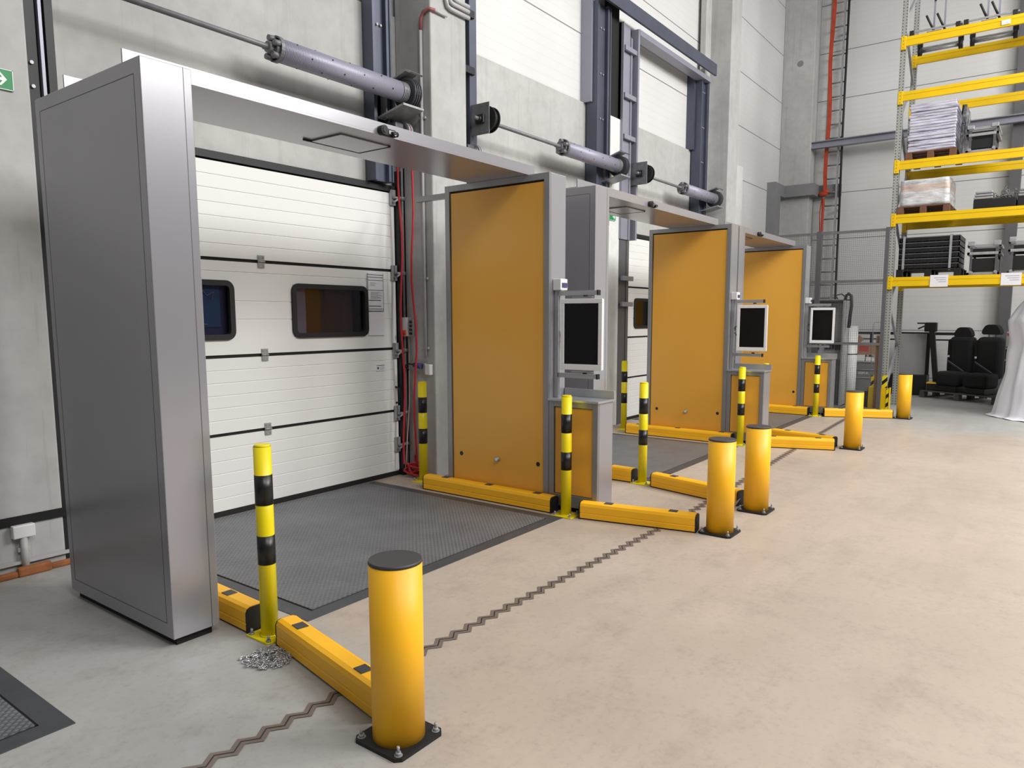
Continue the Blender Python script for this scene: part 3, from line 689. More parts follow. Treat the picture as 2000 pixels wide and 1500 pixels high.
# ------------------------------------------------------------------ scanning gates
def gate(xn0, xn1, xf0, xf1, label, camx, first=False):
    Y0, Y1, Z0, Z1 = 3.56, 4.756, 0.045, 2.925
    t = thing('scanning_gate', label, 'gate', (xn0, Y0, 0), 'grey scanning gates in front of the dock doors')
    # near pillar: grey shell with thin panel joints
    g = Geo(); g.box(xn0, xn1, Y0, Y1, Z0, Z1, 0.004); p = g.obj('side_pillar', 'gate_grey', t)
    g = Geo(); e = 0.0006; j = 0.0035
    for (a, b, c, d) in ((Y0 + .06, Y1 - .06, Z1 - .075, Z1 - .075 + j), (Y0 + .06, Y1 - .06, Z0 + .075, Z0 + .075 + j)): g.box(xn0 - e, xn0 + .001, a, b, c, d)
    for y in (Y0 + .06, Y1 - .06): g.box(xn0 - e, xn0 + .001, y, y + j, Z0 + .075, Z1 - .075)
    g.box(xn1 - .045, xn1 - .045 + j, Y0 - e, Y0 + .001, Z0, Z1)
    g.obj('panel_joint', 'dark_steel', p)
    g = Geo(); g.box(xn0 + .03, xn1 - .03, Y0 + .03, Y1 - .03, 0, Z0); g.obj('plinth', 'black_gap', p)
    # far pillar with amber panel
    g = Geo()
    g.box(xf0 + .03, xf1, Y0, Y1, Z0, Z1, 0.004); p = g.obj('panel_pillar', 'gate_grey', t)
    g = Geo(); w = .055
    g.box(xf0, xf0 + .03, Y0, Y0 + w, Z0, Z1, .002); g.box(xf0, xf0 + .03, Y1 - w, Y1, Z0, Z1, .002)
    g.box(xf0, xf0 + .03, Y0 + w, Y1 - w, Z1 - w, Z1, .002); g.box(xf0, xf0 + .03, Y0 + w, Y1 - w, Z0, Z0 + w, .002)
    g.obj('panel_frame', 'gate_frame', p)
    g = Geo(); g.box(xf0 + .022, xf0 + .0305, Y0 + w, Y1 - w, Z0 + w, Z1 - w); g.obj('shadow_gap', 'black_gap', p)
    g = Geo(); g.box(xf0 + .012, xf0 + .024, Y0 + w + .004, Y1 - w - .01, Z0 + w + .006, Z1 - w - .016, .002); q = g.obj('amber_panel', 'gate_yellow', p)
    for y in (4.59, 3.68):
        g = Geo(); g.cyl((xf0 + .0125, y, .385), (xf0 + .0105, y, .385), .021, seg=18); g.obj('sensor_hole', 'post_black', p)
    g = Geo(); g.cyl((xf0 + .0125, 4.14, .38), (xf0 - .012, 4.14, .38), .023, seg=18); g.cyl((xf0 - .012, 4.14, .38), (xf0 - .016, 4.14, .38), .015, seg=18, m=1); g.obj('sensor_knob', ['steel_galv', 'white_plastic'], p)
    g = Geo(); g.box(xf0 + .04, xf1 - .02, Y0 + .03, Y1 - .03, 0, Z0); g.obj('plinth', 'black_gap', p)
    # crossbeam tray on top
    bx0, bx1 = xn0 + .03, xf0 + .09
    g = Geo(); g.box(bx0, bx1, 3.78, 4.45, Z1, Z1 + .012); g.box(bx0, bx1, 3.78, 3.792, Z1 + .012, Z1 + .085, .001); g.box(bx0, bx1, 4.438, 4.45, Z1 + .012, Z1 + .085, .001)
    b = g.obj('crossbeam', 'gate_grey', t)
    h0, h1 = camx - .26, camx + .17
    g = Geo(); g.box(h0, h1, 3.96, 4.27, Z1 - .010, Z1 - .004); g.obj('hatch', 'gate_grey', b)
    g = Geo(); g.box(h1, h1 + .018, 3.955, 4.285, Z1 - .011, Z1); g.box(h0 - .06, h1 + .018, 4.272, 4.288, Z1 - .011, Z1); g.obj('hatch_gap', 'black_gap', b)
    g = Geo(); g.box(camx - .07, camx + .05, 3.755, 3.78, Z1 + .0, Z1 + .05, .006); g.cyl((camx - .07, 3.79, Z1 + .03), (camx - .07, 3.735, Z1 + .03), .031, seg=18)
    g.cyl((camx - .07, 3.735, Z1 + .03), (camx - .07, 3.73, Z1 + .03), .02, seg=14); g.cyl((camx + .0, 3.745, Z1 + .012), (camx + .05, 3.745, Z1 + .02), .018, seg=12)
    k = g.obj('camera_module', 'rubber', b)
    g = Geo(); g.box(camx - .02, camx + .035, 3.748, 3.756, Z1 + .012, Z1 + .038, .002); g.cyl((camx + .02, 3.74, Z1 + .012), (camx + .02, 3.728, Z1 + .012), .010, seg=10); g.obj('bracket', 'steel_galv', k)
    # tie to the wall column
    if first:
        g = Geo(); g.box(xf0 + .06, xf0 + .11, Y1, 5.20, 2.83, 2.88); g.obj('wall_tie', 'gate_frame', t)
    # console beside the far pillar
    cy0 = 3.06
    g = Geo(); g.box(xf0 + .03, xf1, cy0, Y0 - .004, .045, .975, .004); c = g.obj('console', 'gate_grey', t)
    g = Geo(); g.box(xf0, xf0 + .03, cy0, cy0 + .05, .045, .975, .002); g.box(xf0, xf0 + .03, Y0 - .054, Y0 - .004, .045, .975, .002); g.box(xf0, xf0 + .03, cy0 + .05, Y0 - .054, .925, .975, .002)
    g.box(xf0, xf0 + .03, cy0 + .05, Y0 - .054, .045, .15, .002); g.obj('console_frame', 'gate_frame', c)
    g = Geo(); g.box(xf0 + .014, xf0 + .028, cy0 + .054, Y0 - .062, .154, .918, .002); g.obj('amber_panel', 'gate_yellow', c)
    g = Geo(); g.box(xf0 - .02, xf1 + .01, cy0 - .015, Y0 - .004, .975, .995, .003); g.box(xf1 - .012, xf1 + .01, cy0 - .015, Y0 - .004, .995, 1.065, .002); g.obj('countertop', 'alu', c)
    g = Geo(); g.box(xf0 + .05, xf1 - .03, cy0 + .03, Y0 - .03, 0, .045); g.obj('plinth', 'black_gap', c)
    return t
GATES = [(1.81, 2.066, 5.24, 5.50), (6.01, 6.27, 9.53, 9.795), (9.83, 10.06, 13.10, 13.38)]
gate(*GATES[0], 'nearest grey scanning gate, its tall dark side pillar at the left of the photo', 3.60, True)
gate(*GATES[1], 'second grey scanning gate from the camera, between the two rear yellow pillars', 7.62)
gate(*GATES[2], 'farthest grey scanning gate, nearest the pallet rack', 11.30)

# monitors on aluminium arms
def monitor(xf0, label, cable=False):
    xr = xf0 + .10
    t = thing('monitor', label, 'monitor', (xr, 3.53, 1.0), 'upright monitors above the consoles')
    g = Geo(); g.box(xr - .02, xr + .02, 3.515, 3.556, 1.0, 1.93); g.box(xr - .004, xr + .004, 3.511, 3.516, 1.0, 1.93); g.obj('rail', 'alu', t)
    for z in (1.905, 1.195):
        g = Geo(); g.box(xr - .02, xr + .02, 3.13, 3.52, z - .02, z + .02); a = g.obj('arm', 'alu', t)
        g = Geo(); g.box(xr - .022, xr + .022, 3.115, 3.13, z - .022, z + .022, .002); g.obj('end_cap', 'rubber', a)
        s = -1 if z > 1.5 else 1
        g = Geo(); g.cyl((xr - .02, 3.24, z + s * .02), (xr - .02, 3.24, z + s * .034), .02, seg=10); g.obj('hinge_pin', 'rubber', a)
        g = Geo(); g.box(xr - .045, xr - .02, 3.16, 3.36, z + s * .034, z + s * .04); g.obj('hinge_plate', 'alu', a)
    # portrait display turned slightly towards the room
    rot = Matrix.Translation((xr - .05, 3.255, 0)) @ Matrix.Rotation(math.radians(6), 4, 'Z')
    def turned(g): bmesh.ops.transform(g.bm, matrix=rot, verts=g.bm.verts[:]); return g
    w, z0, z1 = .195, 1.25, 1.855
    g = Geo()
    bw = .036
    for (a, b, c, d) in ((-w, w, z1 - .04, z1), (-w, w, z0, z0 + .05), (-w, -w + bw, z0 + .05, z1 - .04), (w - bw, w, z0 + .05, z1 - .04)): g.box(-.022, .0, a, b, c, d, .004)
    turned(g).obj('bezel', 'white_plastic', t)
    g = Geo(); g.box(.0, .03, -w + .003, w - .003, z0 + .003, z1 - .003, .006); turned(g).obj('rear_shell', 'white_plastic', t)
    g = Geo(); g.box(-.014, -.004, -w + bw - .002, w - bw + .002, z0 + .048, z1 - .038); turned(g).obj('screen', 'screen', t)
    g = Geo(); g.tube([(xr, 3.46, 1.55), (xr + .01, 3.50, 1.58), (xr + .01, 3.52, 1.50), (xr + .01, 3.48, 1.45)], .006, 6); g.obj('cable', 'rubber', t)
    return t
monitor(5.24, 'nearest portrait monitor with white bezel on aluminium arms')
monitor(9.53, 'middle portrait monitor with white bezel, in front of the rearmost amber panel')
monitor(13.10, 'farthest portrait monitor with white bezel, before the wire mesh fence')
def badge(xf0, label):
    t = thing('card_reader', label, 'card reader', (xf0 + .11, 3.55, 1.93), 'white card readers above the monitors')
    g = Geo(); g.box(xf0 + .055, xf0 + .165, 3.475, 3.558, 1.932, 2.03, .006); g.obj('housing', 'white_plastic', t)
    g = Geo(); g.box(xf0 + .075, xf0 + .15, 3.468, 3.476, 1.955, 1.995, .002); g.obj('display', 'navy', t)
badge(5.24, 'white card reader box above the nearest monitor arm')
badge(9.53, 'white card reader box above the middle monitor arm')
badge(13.10, 'white card reader box above the farthest monitor arm')

# ------------------------------------------------------------------ dock levellers and floor details
def leveller(x0, x1, y0, y1, label):
    t = thing('dock_leveller', label, 'dock leveller', (x0, y0, 0), 'steel dock levellers in the floor')
    g = Geo(); b = .10
    g.box(x0, x1, y0, y0 + b, 0, .004); g.box(x0, x0 + b, y0 + b, y1, 0, .004); g.box(x1 - b, x1, y0 + b, y1, 0, .004); g.obj('frame', 'dark_steel', t)
    g = Geo(); g.box(x0 + b + .012, x1 - b - .012, y0 + b + .012, y1, 0, .008); g.obj('deck_plate', 'tread', t)
    g = Geo(); g.box(x0 + b, x0 + b + .012, y0 + b, y1, 0, .002); g.box(x1 - b - .012, x1 - b, y0 + b, y1, 0, .002); g.box(x0 + b, x1 - b, y0 + b, y0 + b + .012, 0, .002); g.obj('gap', 'black_gap', t)
leveller(2.43, 5.05, 3.28, 5.62, 'dark tread plate leveller in front of the nearest white door')
leveller(6.75, 9.28, 3.28, 5.62, 'dark tread plate leveller between the first and second amber panels')
leveller(10.75, 13.0, 3.28, 5.62, 'dark tread plate leveller in front of the farthest amber panel')
leveller(-1.6, 1.2, 3.22, 5.30, 'dark tread plate leveller at the lower left corner of the photo')

# zigzag floor joint
t = thing('floor_joint', 'dark zigzag steel expansion joint running along the concrete floor', 'floor joint', (8, 2.48, 0))
g = Geo(); L = []; R_ = []; x = 0.2; k = 0
def jy(x): return 2.50 + .03 * math.cos(x * .55) * .6 + (0 if x < 6 else (x - 6) * .035)
while x < 16:
    s = 1 if k % 2 else -1; yy = jy(x) + .021 * s
    L.append(g.bm.verts.new((x, yy + .028, .003))); R_.append(g.bm.verts.new((x, yy - .028, .003))); x += .058; k += 1
for i in range(len(L) - 1): g.bm.faces.new((L[i], R_[i], R_[i+1], L[i+1]))
M['joint'] = plain('joint_steel', (122, 110, 102), .5, .2, .12, 8); g.obj('steel_band', 'joint', t)
g = Geo(); L = []; R_ = []; x = 0.2; k = 0
while x < 16:
    s = 1 if k % 2 else -1; yy = jy(x) + .021 * s
    L.append(g.bm.verts.new((x, yy + .003, .0042))); R_.append(g.bm.verts.new((x, yy - .003, .0042))); x += .058; k += 1
for i in range(len(L) - 1): g.bm.faces.new((L[i], R_[i], R_[i+1], L[i+1]))
g.obj('gap', 'track_black', t)

# ------------------------------------------------------------------ striped posts, bollards, kerb barriers
def make_post():
    t = thing('striped_post', '', 'post', (0, 0, 0), 'yellow and black striped posts'); H = 1.045; r = .045
    g = Geo(); g.box(-.08, .08, -.10, .10, 0, .010, .002); g.obj('base_plate', 'post_yellow', t)
    g = Geo()
    g.cyl((0, 0, .01), (0, 0, H - .012), r, seg=32); g.cyl((0, 0, H - .012), (0, 0, H), r, r - .008, 32); g.cyl((0, 0, .01), (0, 0, .018), r + .008, r, 32); g.obj('tube', 'post_yellow', t)
    for z0, z1 in ((.405, .56), (.725, .885)):
        g = Geo(); g.ring((0, 0, z0), (0, 0, z1), r + .0012, r - .004, 32); 
        for f in g.bm.faces: f.smooth = True
        g.obj('black_band', 'post_black', t)
    for sx, sy in ((-.06, -.075), (-.06, .075), (.06, -.075), (.06, .075)):
        g = Geo(); g.cyl((sx, sy, .01), (sx, sy, .02), .014, seg=6); g.cyl((sx, sy, .02), (sx, sy, .042), .007, seg=8); g.obj('anchor_bolt', 'steel_galv', t)
    return t
POSTS = [((2.195, 3.295), 'nearest yellow black striped post, beside the pile of chain'),
 ((5.36, 5.21), 'striped post against the wall by the red ropes'),
 ((5.13, 3.30), 'striped post in front of the first console below the nearest monitor'),
 ((6.62, 3.33), 'striped post in front of the second leveller, left of the second amber panel'),
 ((9.72, 5.22), 'striped post by the second white door behind the grey pillar'),
 ((9.42, 3.31), 'striped post in front of the second console, behind a bollard'),
 ((10.35, 3.30), 'striped post whose yellow top just shows over the second console'),
 ((12.98, 3.26), 'farthest striped post, in front of the third console')]
post0 = make_post()
for i, ((x, y), lb) in enumerate(POSTS):
    if i == 0: post0.location = (x, y, 0); post0['label'] = lb
    else: dup(post0, (x, y, 0), lb)

def make_bollard():
    t = thing('yellow_bollard', '', 'bollard', (0, 0, 0), 'thick yellow bollards'); H = .754; r = .106
    c = .022; a = .132
    g = Geo(); g.prism([(-a + c, -a), (a - c, -a), (a, -a + c), (a, a - c), (a - c, a), (-a + c, a), (-a, a - c), (-a, -a + c)], 2, 0, .016); g.obj('base_plate', 'rubber', t)
    g = Geo(); g.cyl((0, 0, .016), (0, 0, H - .012), r, seg=48); g.obj('column', 'barrier_yellow', t)
    g = Geo(); g.cyl((0, 0, H - .012), (0, 0, H), r + .0015, r - .002, 48); g.obj('cap', 'cap_black', t)
    for sx in (-1, 1):
        for sy in (-1, 1):
            g = Geo(); p = .105; g.cyl((sx * p, sy * p, .016), (sx * p, sy * p, .018), .017, seg=12); g.cyl((sx * p, sy * p, .018), (sx * p, sy * p, .03), .012, seg=6); g.cyl((sx * p, sy * p, .03), (sx * p, sy * p, .052), .006, seg=8)
            g.obj('anchor_bolt', 'steel_galv', t)
    return t
BOLL = [((1.935, 2.045), 'nearest thick yellow bollard with dark cap and bolted black base'),
 ((5.44, 2.05), 'left bollard of the pair in the middle of the photo'),
 ((6.27, 2.04), 'right bollard of the middle pair, slightly farther away'),
 ((10.02, 2.04), 'thick bollard where two kerb barriers meet before the far leveller'),
 ((13.55, 1.99), 'farthest thick bollard, in front of the pallet rack')]
bol0 = make_bollard()
for i, ((x, y), lb) in enumerate(BOLL):
    if i == 0: bol0.location = (x, y, 0); bol0['label'] = lb
    else: dup(bol0, (x, y, 0), lb)

def barrier(p0, p1, label, pads=(0.2, 0.85)):
    """p0,p1: ground ends of the beam's centre line"""
    p0, p1 = Vector((*p0, 0)), Vector((*p1, 0)); d = p1 - p0; L = d.length; a = math.atan2(d.y, d.x)
    t = thing('kerb_barrier', label, 'barrier', (0, 0, 0), 'yellow kerb barriers')
    w, h = .060, .145
    prof = [(-w, .012), (w, .012), (w, .05), (w - .003, .054), (w - .003, .058), (w, .062), (w, h - .03), (w - .009, h - .009), (w - .03, h), (-w + .03, h), (-w + .009, h - .009), (-w, h - .03), (-w, .062), (-w + .003, .058), (-w + .003, .054), (-w, .05)]
    g = Geo(); g.prism(prof, 0, .012, L - .012); g.obj('beam', 'barrier_yellow', t)
    cp = [(u * 1.01, v * 1.01 - .012 * .5 if v > .02 else .004) for u, v in prof]
    for a0, a1 in ((0, .012), (L - .012, L)):
        g = Geo(); g.prism(cp, 0, a0, a1); g.obj('end_cap', 'rubber', t)
    g = Geo(); g.box(.01, L - .01, -w + .01, w - .01, 0, .012); g.obj('foot', 'rubber', t)
    for k in pads:
        g = Geo(); x = L * k; g.box(x - .035, x + .035, -.03, .03, h - .002, h + .004, .002); g.obj('bolt_cover', 'cap_black', t)
    t.location = p0; t.rotation_euler = (0, 0, a); return t
barrier((2.20, 3.155), (2.01, 2.19), 'yellow kerb barrier running from the nearest striped post to the nearest bollard', (.17, .80))
barrier((2.195, 3.41), (2.26, 4.95), 'short visible yellow kerb barrier behind the nearest grey pillar', (.18, .6, .9))
barrier((5.165, 4.98), (5.165, 3.44), 'long yellow kerb barrier at the foot of the first large amber panel', (.17, .52, .88))
barrier((5.165, 3.17), (5.36, 2.20), 'yellow kerb barrier from the first console post to the middle bollard pair', (.25, .8))
barrier((6.63, 3.42), (6.66, 4.95), 'yellow kerb barrier end showing right of the first console', (.2, .5, .85))
barrier((6.58, 3.18), (6.35, 2.20), 'yellow kerb barrier running behind the left bollard of the middle pair', (.25, .8))
barrier((9.455, 5.02), (9.455, 3.42), 'long yellow kerb barrier at the foot of the second amber panel', (.12, .5, .9))
barrier((9.44, 3.14), (9.78, 2.20), 'front yellow kerb barrier of the two meeting at the fourth bollard', (.25, .8))
barrier((10.20, 3.12), (9.98, 2.24), 'rear yellow kerb barrier of the two meeting at the fourth bollard', (.25, .8))
barrier((13.02, 4.95), (13.02, 3.38), 'long yellow kerb barrier at the foot of the farthest amber panel', (.2, .5, .85))
barrier((13.02, 3.14), (13.46, 2.14), 'farthest yellow kerb barrier, ending at the last bollard', (.25, .8))

# chain pile
def link_mesh(g, c, ax, ay, rl, rw, r):
    pts = []
    for k in range(10):
        a = 2 * PI * k / 10; pts.append(Vector(c) + ax * math.cos(a) * rl + ay * math.sin(a) * rw)
    g.tube(pts, r, 5, closed=True)
g = Geo(); cx, cy = 2.03, 3.06
rnd = random.Random(3)
for k in range(150):
    rr = .115 * math.sqrt(rnd.random()); a = rnd.random() * 2 * PI
    z = .006 + (.034 * (1 - rr / .11)) * rnd.random()
    ax = Vector((rnd.uniform(-1, 1), rnd.uniform(-1, 1), rnd.uniform(-.15, .15))).normalized(); ay = ax.cross(Vector((0, 0, 1))).normalized()
    if k % 2: ay = (ay + Vector((0, 0, .8))).normalized()
    link_mesh(g, (cx + rr * math.cos(a) * 1.0, cy + rr * math.sin(a), z + .004), ax, ay, .017, .0085, .0024)
for k in range(12): link_mesh(g, (cx - .02 - .07 + k * .012, cy + .11 + .01 * math.sin(k), .006), Vector((1, .1, 0)).normalized(), Vector((0, 1, .6 * (k % 2))).normalized(), .012, .006, .0026)
g.box(cx + .02, cx + .05, cy + .045, cy + .06, .04, .05, .003)
M['chain'] = plain('zinc_chain', (186, 186, 188), .3, .8, .1, 30)
tag(center(g.obj('steel_chain', 'chain')), 'pile of shiny steel chain on the floor by the nearest striped post', 'chain')
g = Geo()
for k in range(9): link_mesh(g, (6.24 + .004 * k, 2.235 - .006 * k + .01, .008 + .012 * max(0, k - 3)), Vector((.3, -.6, .6)).normalized(), Vector((1, .2, 0)).normalized(), .016, .008, .0032)
tag(center(g.obj('steel_chain', 'chain')), 'short bright chain end between the two middle bollards', 'chain')

# ------------------------------------------------------------------ pallet rack
XR0, XR1 = 14.40, 15.50
rk = thing('pallet_rack', 'tall pallet rack with yellow beams at the right', 'rack', (XR0, 1.1, 0))
def upright(x, y, z1):
    # origin at the upright so the hole pattern follows it
    g = Geo(); g.box(-.012, .0, -.045, .045, 0, z1); g.box(0, .07, -.045, -.035, 0, z1); g.box(0, .07, .035, .045, 0, z1)
    o = g.obj('upright', 'upright'); o.parent = rk; o.location = Vector((x, y, 0)) - rk.location
    g2 = Geo(); g2.box(x - .03, x + .10, y - .07, y + .07, 0, .012); g2.obj('foot_plate', 'steel_galv', rk)
    return o
for y in (2.455, -1.62):
    upright(XR0, y, 9.5); upright(XR1 + .05, y, 9.5)
    z = .35; k = 0
    while z < 9:
        g = Geo(); a, b = (XR0 + .06, XR1 + .03) if k % 2 == 0 else (XR1 + .03, XR0 + .06)
        g.bar((a, y, z), (b, y, z + .78), .035, .045); g.obj('brace', 'steel_galv', rk); z += .80; k += 1
LV = [2.39, 3.47, 4.38, 5.53, 6.43]
for i, z in enumerate(LV):
    for x, s in ((XR0 - .014, -1), (XR1 + .02, 1)):
        g = Geo(); h = .15 if i else .16
        g.box(x - .045, x + .0, -1.58, 2.41, z - h, z, .006); g.box(x - .05, x - .044, -1.58, 2.41, z - h * .35, z, .0); b = g.obj('beam', 'rack_yellow', rk)
        for y in (2.41, -1.66):
            g = Geo(); g.box(x - .055, x + .004, y, y + .075 if y > 0 else y + .08, z - h - .05, z + .02, .004)
            for q in range(4): g.cyl((x - .055, y + .04, z - h - .02 + q * .055), (x - .0565, y + .04, z - h - .02 + q * .055), .007, seg=8, m=1)
            g.obj('beam_connector', ['rack_yellow', 'dark_wood'], b)
def pallet(cx, cy, z, wx, wy, mat, label, rot=0, group=None, hh=.13):
    t = thing('pallet', label, 'pallet', (0, 0, 0), group)
    g = Geo()
    for k in range(5):
        x = -wx/2 + .05 + k * (wx - .1) / 4; g.box(x - .05, x + .05, -wy/2, wy/2, hh - .02, hh, .003)
    for y in (-wy/2 + .05, 0, wy/2 - .05): g.box(-wx/2, wx/2, y - .05, y + .05, 0, .018)
    g.obj('deck', mat, t)
    for y in (-wy/2 + .05, 0, wy/2 - .05):
        for x in (-wx/2 + .06, 0, wx/2 - .06):
            g = Geo(); g.box(x - .06, x + .06, y - .05, y + .05, .018, hh - .02, .004); g.obj('block', mat, t)
    t.location = (cx, cy, z); t.rotation_euler = (0, 0, rot); return t

# fabric of goods -----------------------------------------------------------------
def lumpy(g, amp, sc, seed, zfix=True):
    from mathutils import noise
    for v in g.bm.verts:
        n = noise.noise_vector(v.co * sc + Vector((seed, 0, 0)))
        v.co += Vector((n.x, n.y, n.z * (.6 if v.co.z > .03 else 0))) * amp
def block(x0, x1, y0, y1, z0, z1, cuts):
    g = Geo(); g.box(x0, x1, y0, y1, z0, z1)
    bmesh.ops.subdivide_edges(g.bm, edges=g.bm.edges[:], cuts=cuts, use_grid_fill=True); return g
def layered(name, cx, cy, z, wx, wy, H, nl, mat, label, cat):
    g = Geo(); rnd = random.Random(11); zz = 0
    for k in range(nl):
        h = H / nl; dx = rnd.uniform(-.012, .012); dy = rnd.uniform(-.012, .012); s = rnd.uniform(.96, 1.0)
        g.box(-wx/2*s + dx, wx/2*s + dx, -wy/2*s + dy, wy/2*s + dy, zz, zz + h * .94, .012); zz += h
    g.sphere((0, .12, H - .01), .18, 12, sc=(1.2, 1.2, .32))
    o = g.obj(name, mat); tag(o, label, cat); o.location = (cx, cy, z); return o
PR = 'pallets on the rack'
pallet(14.85, 1.94, LV[2] + .003, 1.0, .76, 'wood', 'brown wooden pallet under the tall film wrapped stack', 0, PR)
layered('wrapped_stack', 14.82, 1.94, LV[2] + .135, .9, .72, .80, 17, 'film_stack', 'tall ragged stack wrapped in white film on the middle rack beam', 'wrapped goods')
g = block(14.42, 15.1, 1.455, 1.52, 0, .80, 6); lumpy(g, .02, 7, 2); o = g.obj('film_sheet', 'glass'); tag(o, 'loose clear film hanging at the right side of the tall wrapped stack', 'plastic film'); o.location.z = LV[2] + .01
pallet(14.85, 2.0, LV[1] + .003, 1.0, .80, 'wood', 'brown wooden pallet under the low film wrapped carton', 0, PR)
g = block(-.46, .46, -.37, .37, 0, .44, 9); lumpy(g, .022, 6, 5); o = g.obj('wrapped_carton', 'film_box'); o.location = (14.83, 2.0, LV[1] + .135)
for f in o.data.polygons: f.use_smooth = True
tag(o, 'carton wrapped in shiny film on the lower rack level, left end', 'wrapped goods')

# strapped black crate stack on the lowest beam
pallet(14.86, 1.87, LV[0] + .003, 1.0, .98, 'black_crate', 'black plastic pallet under the strapped crate stack', 0, PR)
t = 0
crates = []
def black_crate(z, x, y, wx, wy, h, label, grp):
    t = thing('black_crate', label, 'crate', (x, y, z), grp)
    g = Geo(); e = .015
    g.box(x - wx/2, x + wx/2, y - wy/2, y + wy/2, z, z + .015); 
    for a in (x - wx/2, x + wx/2 - e): g.box(a, a + e, y - wy/2, y + wy/2, z, z + h - .002)
    for b in (y - wy/2, y + wy/2 - e): g.box(x - wx/2, x + wx/2, b, b + e, z, z + h - .002)
    for k in range(9): yy = y - wy/2 + (k + .5) * wy / 9; g.box(x - wx/2 - .006, x - wx/2, yy - .006, yy + .006, z, z + h - .02)
    g.obj('shell', 'black_crate', t)
    g = Geo(); g.box(x - wx/2 - .012, x - wx/2 + .002, y - wy/2, y + wy/2, z + h - .022, z + h - .004, .003); g.obj('rim', 'dark_steel', t)
    return t
names = ['bottom', 'second', 'third', 'fourth', 'fifth', 'top']
for k in range(6):
    black_crate(LV[0] + .135 + k * .092, 14.83, 1.88, .86, .92, .092, names[k] + ' black crate from below in the strapped stack', 'strapped black crates')
for k, y in enumerate((2.26, 1.55)):
    g = Geo(); g.box(14.375, 14.385, y - .018, y + .018, LV[0] + .10, LV[0] + .70); g.box(14.38, 15.27, y - .018, y + .018, LV[0] + .69, LV[0] + .70)
    tag(center(g.obj('packing_strap', 'steel_galv')), ('left' if k == 0 else 'right') + ' pale strap around the black crate stack', 'strap')

# metal frames beside it
def metal_frame(y0, y1, z, h, label, x0=14.45):
    t = thing('transport_frame', label, 'frame', (x0, (y0 + y1) / 2, z), 'metal transport frames on the rack')
    x1 = x0 + .7
    for zz, m_ in ((z, 'steel_galv'), (z + h * .6, 'steel_galv'), (z + h * .82, 'alu')):
        g = Geo(); g.box(x0, x0 + .04, y0, y1, zz, zz + .045, .004); g.box(x1 - .04, x1, y0, y1, zz, zz + .045, .004); g.box(x0, x1, y0, y0 + .04, zz, zz + .045, .004); g.box(x0, x1, y1 - .04, y1, zz, zz + .045, .004); g.obj('crossbar', m_, t)
    for yy in (y0 + .06, y1 - .06):
        for xx in (x0 + .02, x1 - .02):
            g = Geo(); g.bar((xx, yy, z + .03), (xx, yy, z + h), .035, .035); g.obj('upright_bar', 'dark_steel', t)
        g = Geo(); g.box(x0 - .02, x0 + .05, yy - .05, yy + .05, z + h * .86, z + h, .008); g.cyl((x0 - .022, yy, z + .05), (x0 - .0, yy, z + .05), .025, seg=10); g.obj('corner_cup', 'steel_galv', t)
    for a0, a1 in ((.14, .50), (.66, .78)):
        g = Geo(); g.box(x0 + .03, x1 - .04, y0 + .05, y1 - .05, z + h * a0, z + h * a1, .01); g.obj('tray', 'black_crate', t)
    return t
metal_frame(.83, 1.31, LV[0] + .003, .56, 'silver metal transport frame right of the strapped black crates')
metal_frame(.10, .74, LV[0] + .003, .60, 'metal transport frame cut by the right edge on the lowest rack beam')
metal_frame(.98, 1.44, LV[2] + .02, .44, 'stacked metal frame beside the tall film wrapped stack')
g = Geo(); g.box(14.37, 15.2, .92, 1.50, LV[2] + .002, LV[2] + .018)
tag(center(g.obj('shelf_board', 'cardboard')), 'pale board under the stacked metal frame', 'board')
# black boxes with grey profiles and tangle
for k, (y0, y1) in enumerate(((.98, 1.27), (.25, .66))):
    nm = 'left' if k == 0 else 'right'
    g = Geo(); g.box(14.42, 15.3, y0 - (.0 if k else .30), y1, LV[1] + .003, LV[1] + .16, .01)
    tag(center(g.obj('black_box', 'black_crate')), nm + ' black box holding grey profiles on the second beam', 'box', 'black boxes on the second beam')
    for q in range(3):
        g = Geo(); g.box(14.41, 15.28, y0 + .02, y1 - .01 * q, LV[1] + .162 + q * .044, LV[1] + .20 + q * .044, .015)
        tag(center(g.obj('grey_profile', 'steel_galv')), ['lowest', 'middle', 'top'][q] + ' grey profile stacked on the ' + nm + ' black box', 'profile', 'grey profiles on the second beam')
g = Geo(); rnd = random.Random(5); 
for k in range(60):
    c = Vector((14.55 + rnd.random() * .25, .82 + rnd.gauss(0, .055), LV[1] + .17 + abs(rnd.gauss(0, .06)))); a = Vector((rnd.uniform(-1, 1), rnd.uniform(-1, 1), rnd.uniform(-1, 1))).normalized(); b = a.orthogonal().normalized()
    link_mesh(g, c, a, b, .03 + .02 * rnd.random(), .03, .005)
tag(center(g.obj('wire_tangle', 'fibre')), 'tangle of grey wire loops between the black boxes', 'wire', kind='stuff')

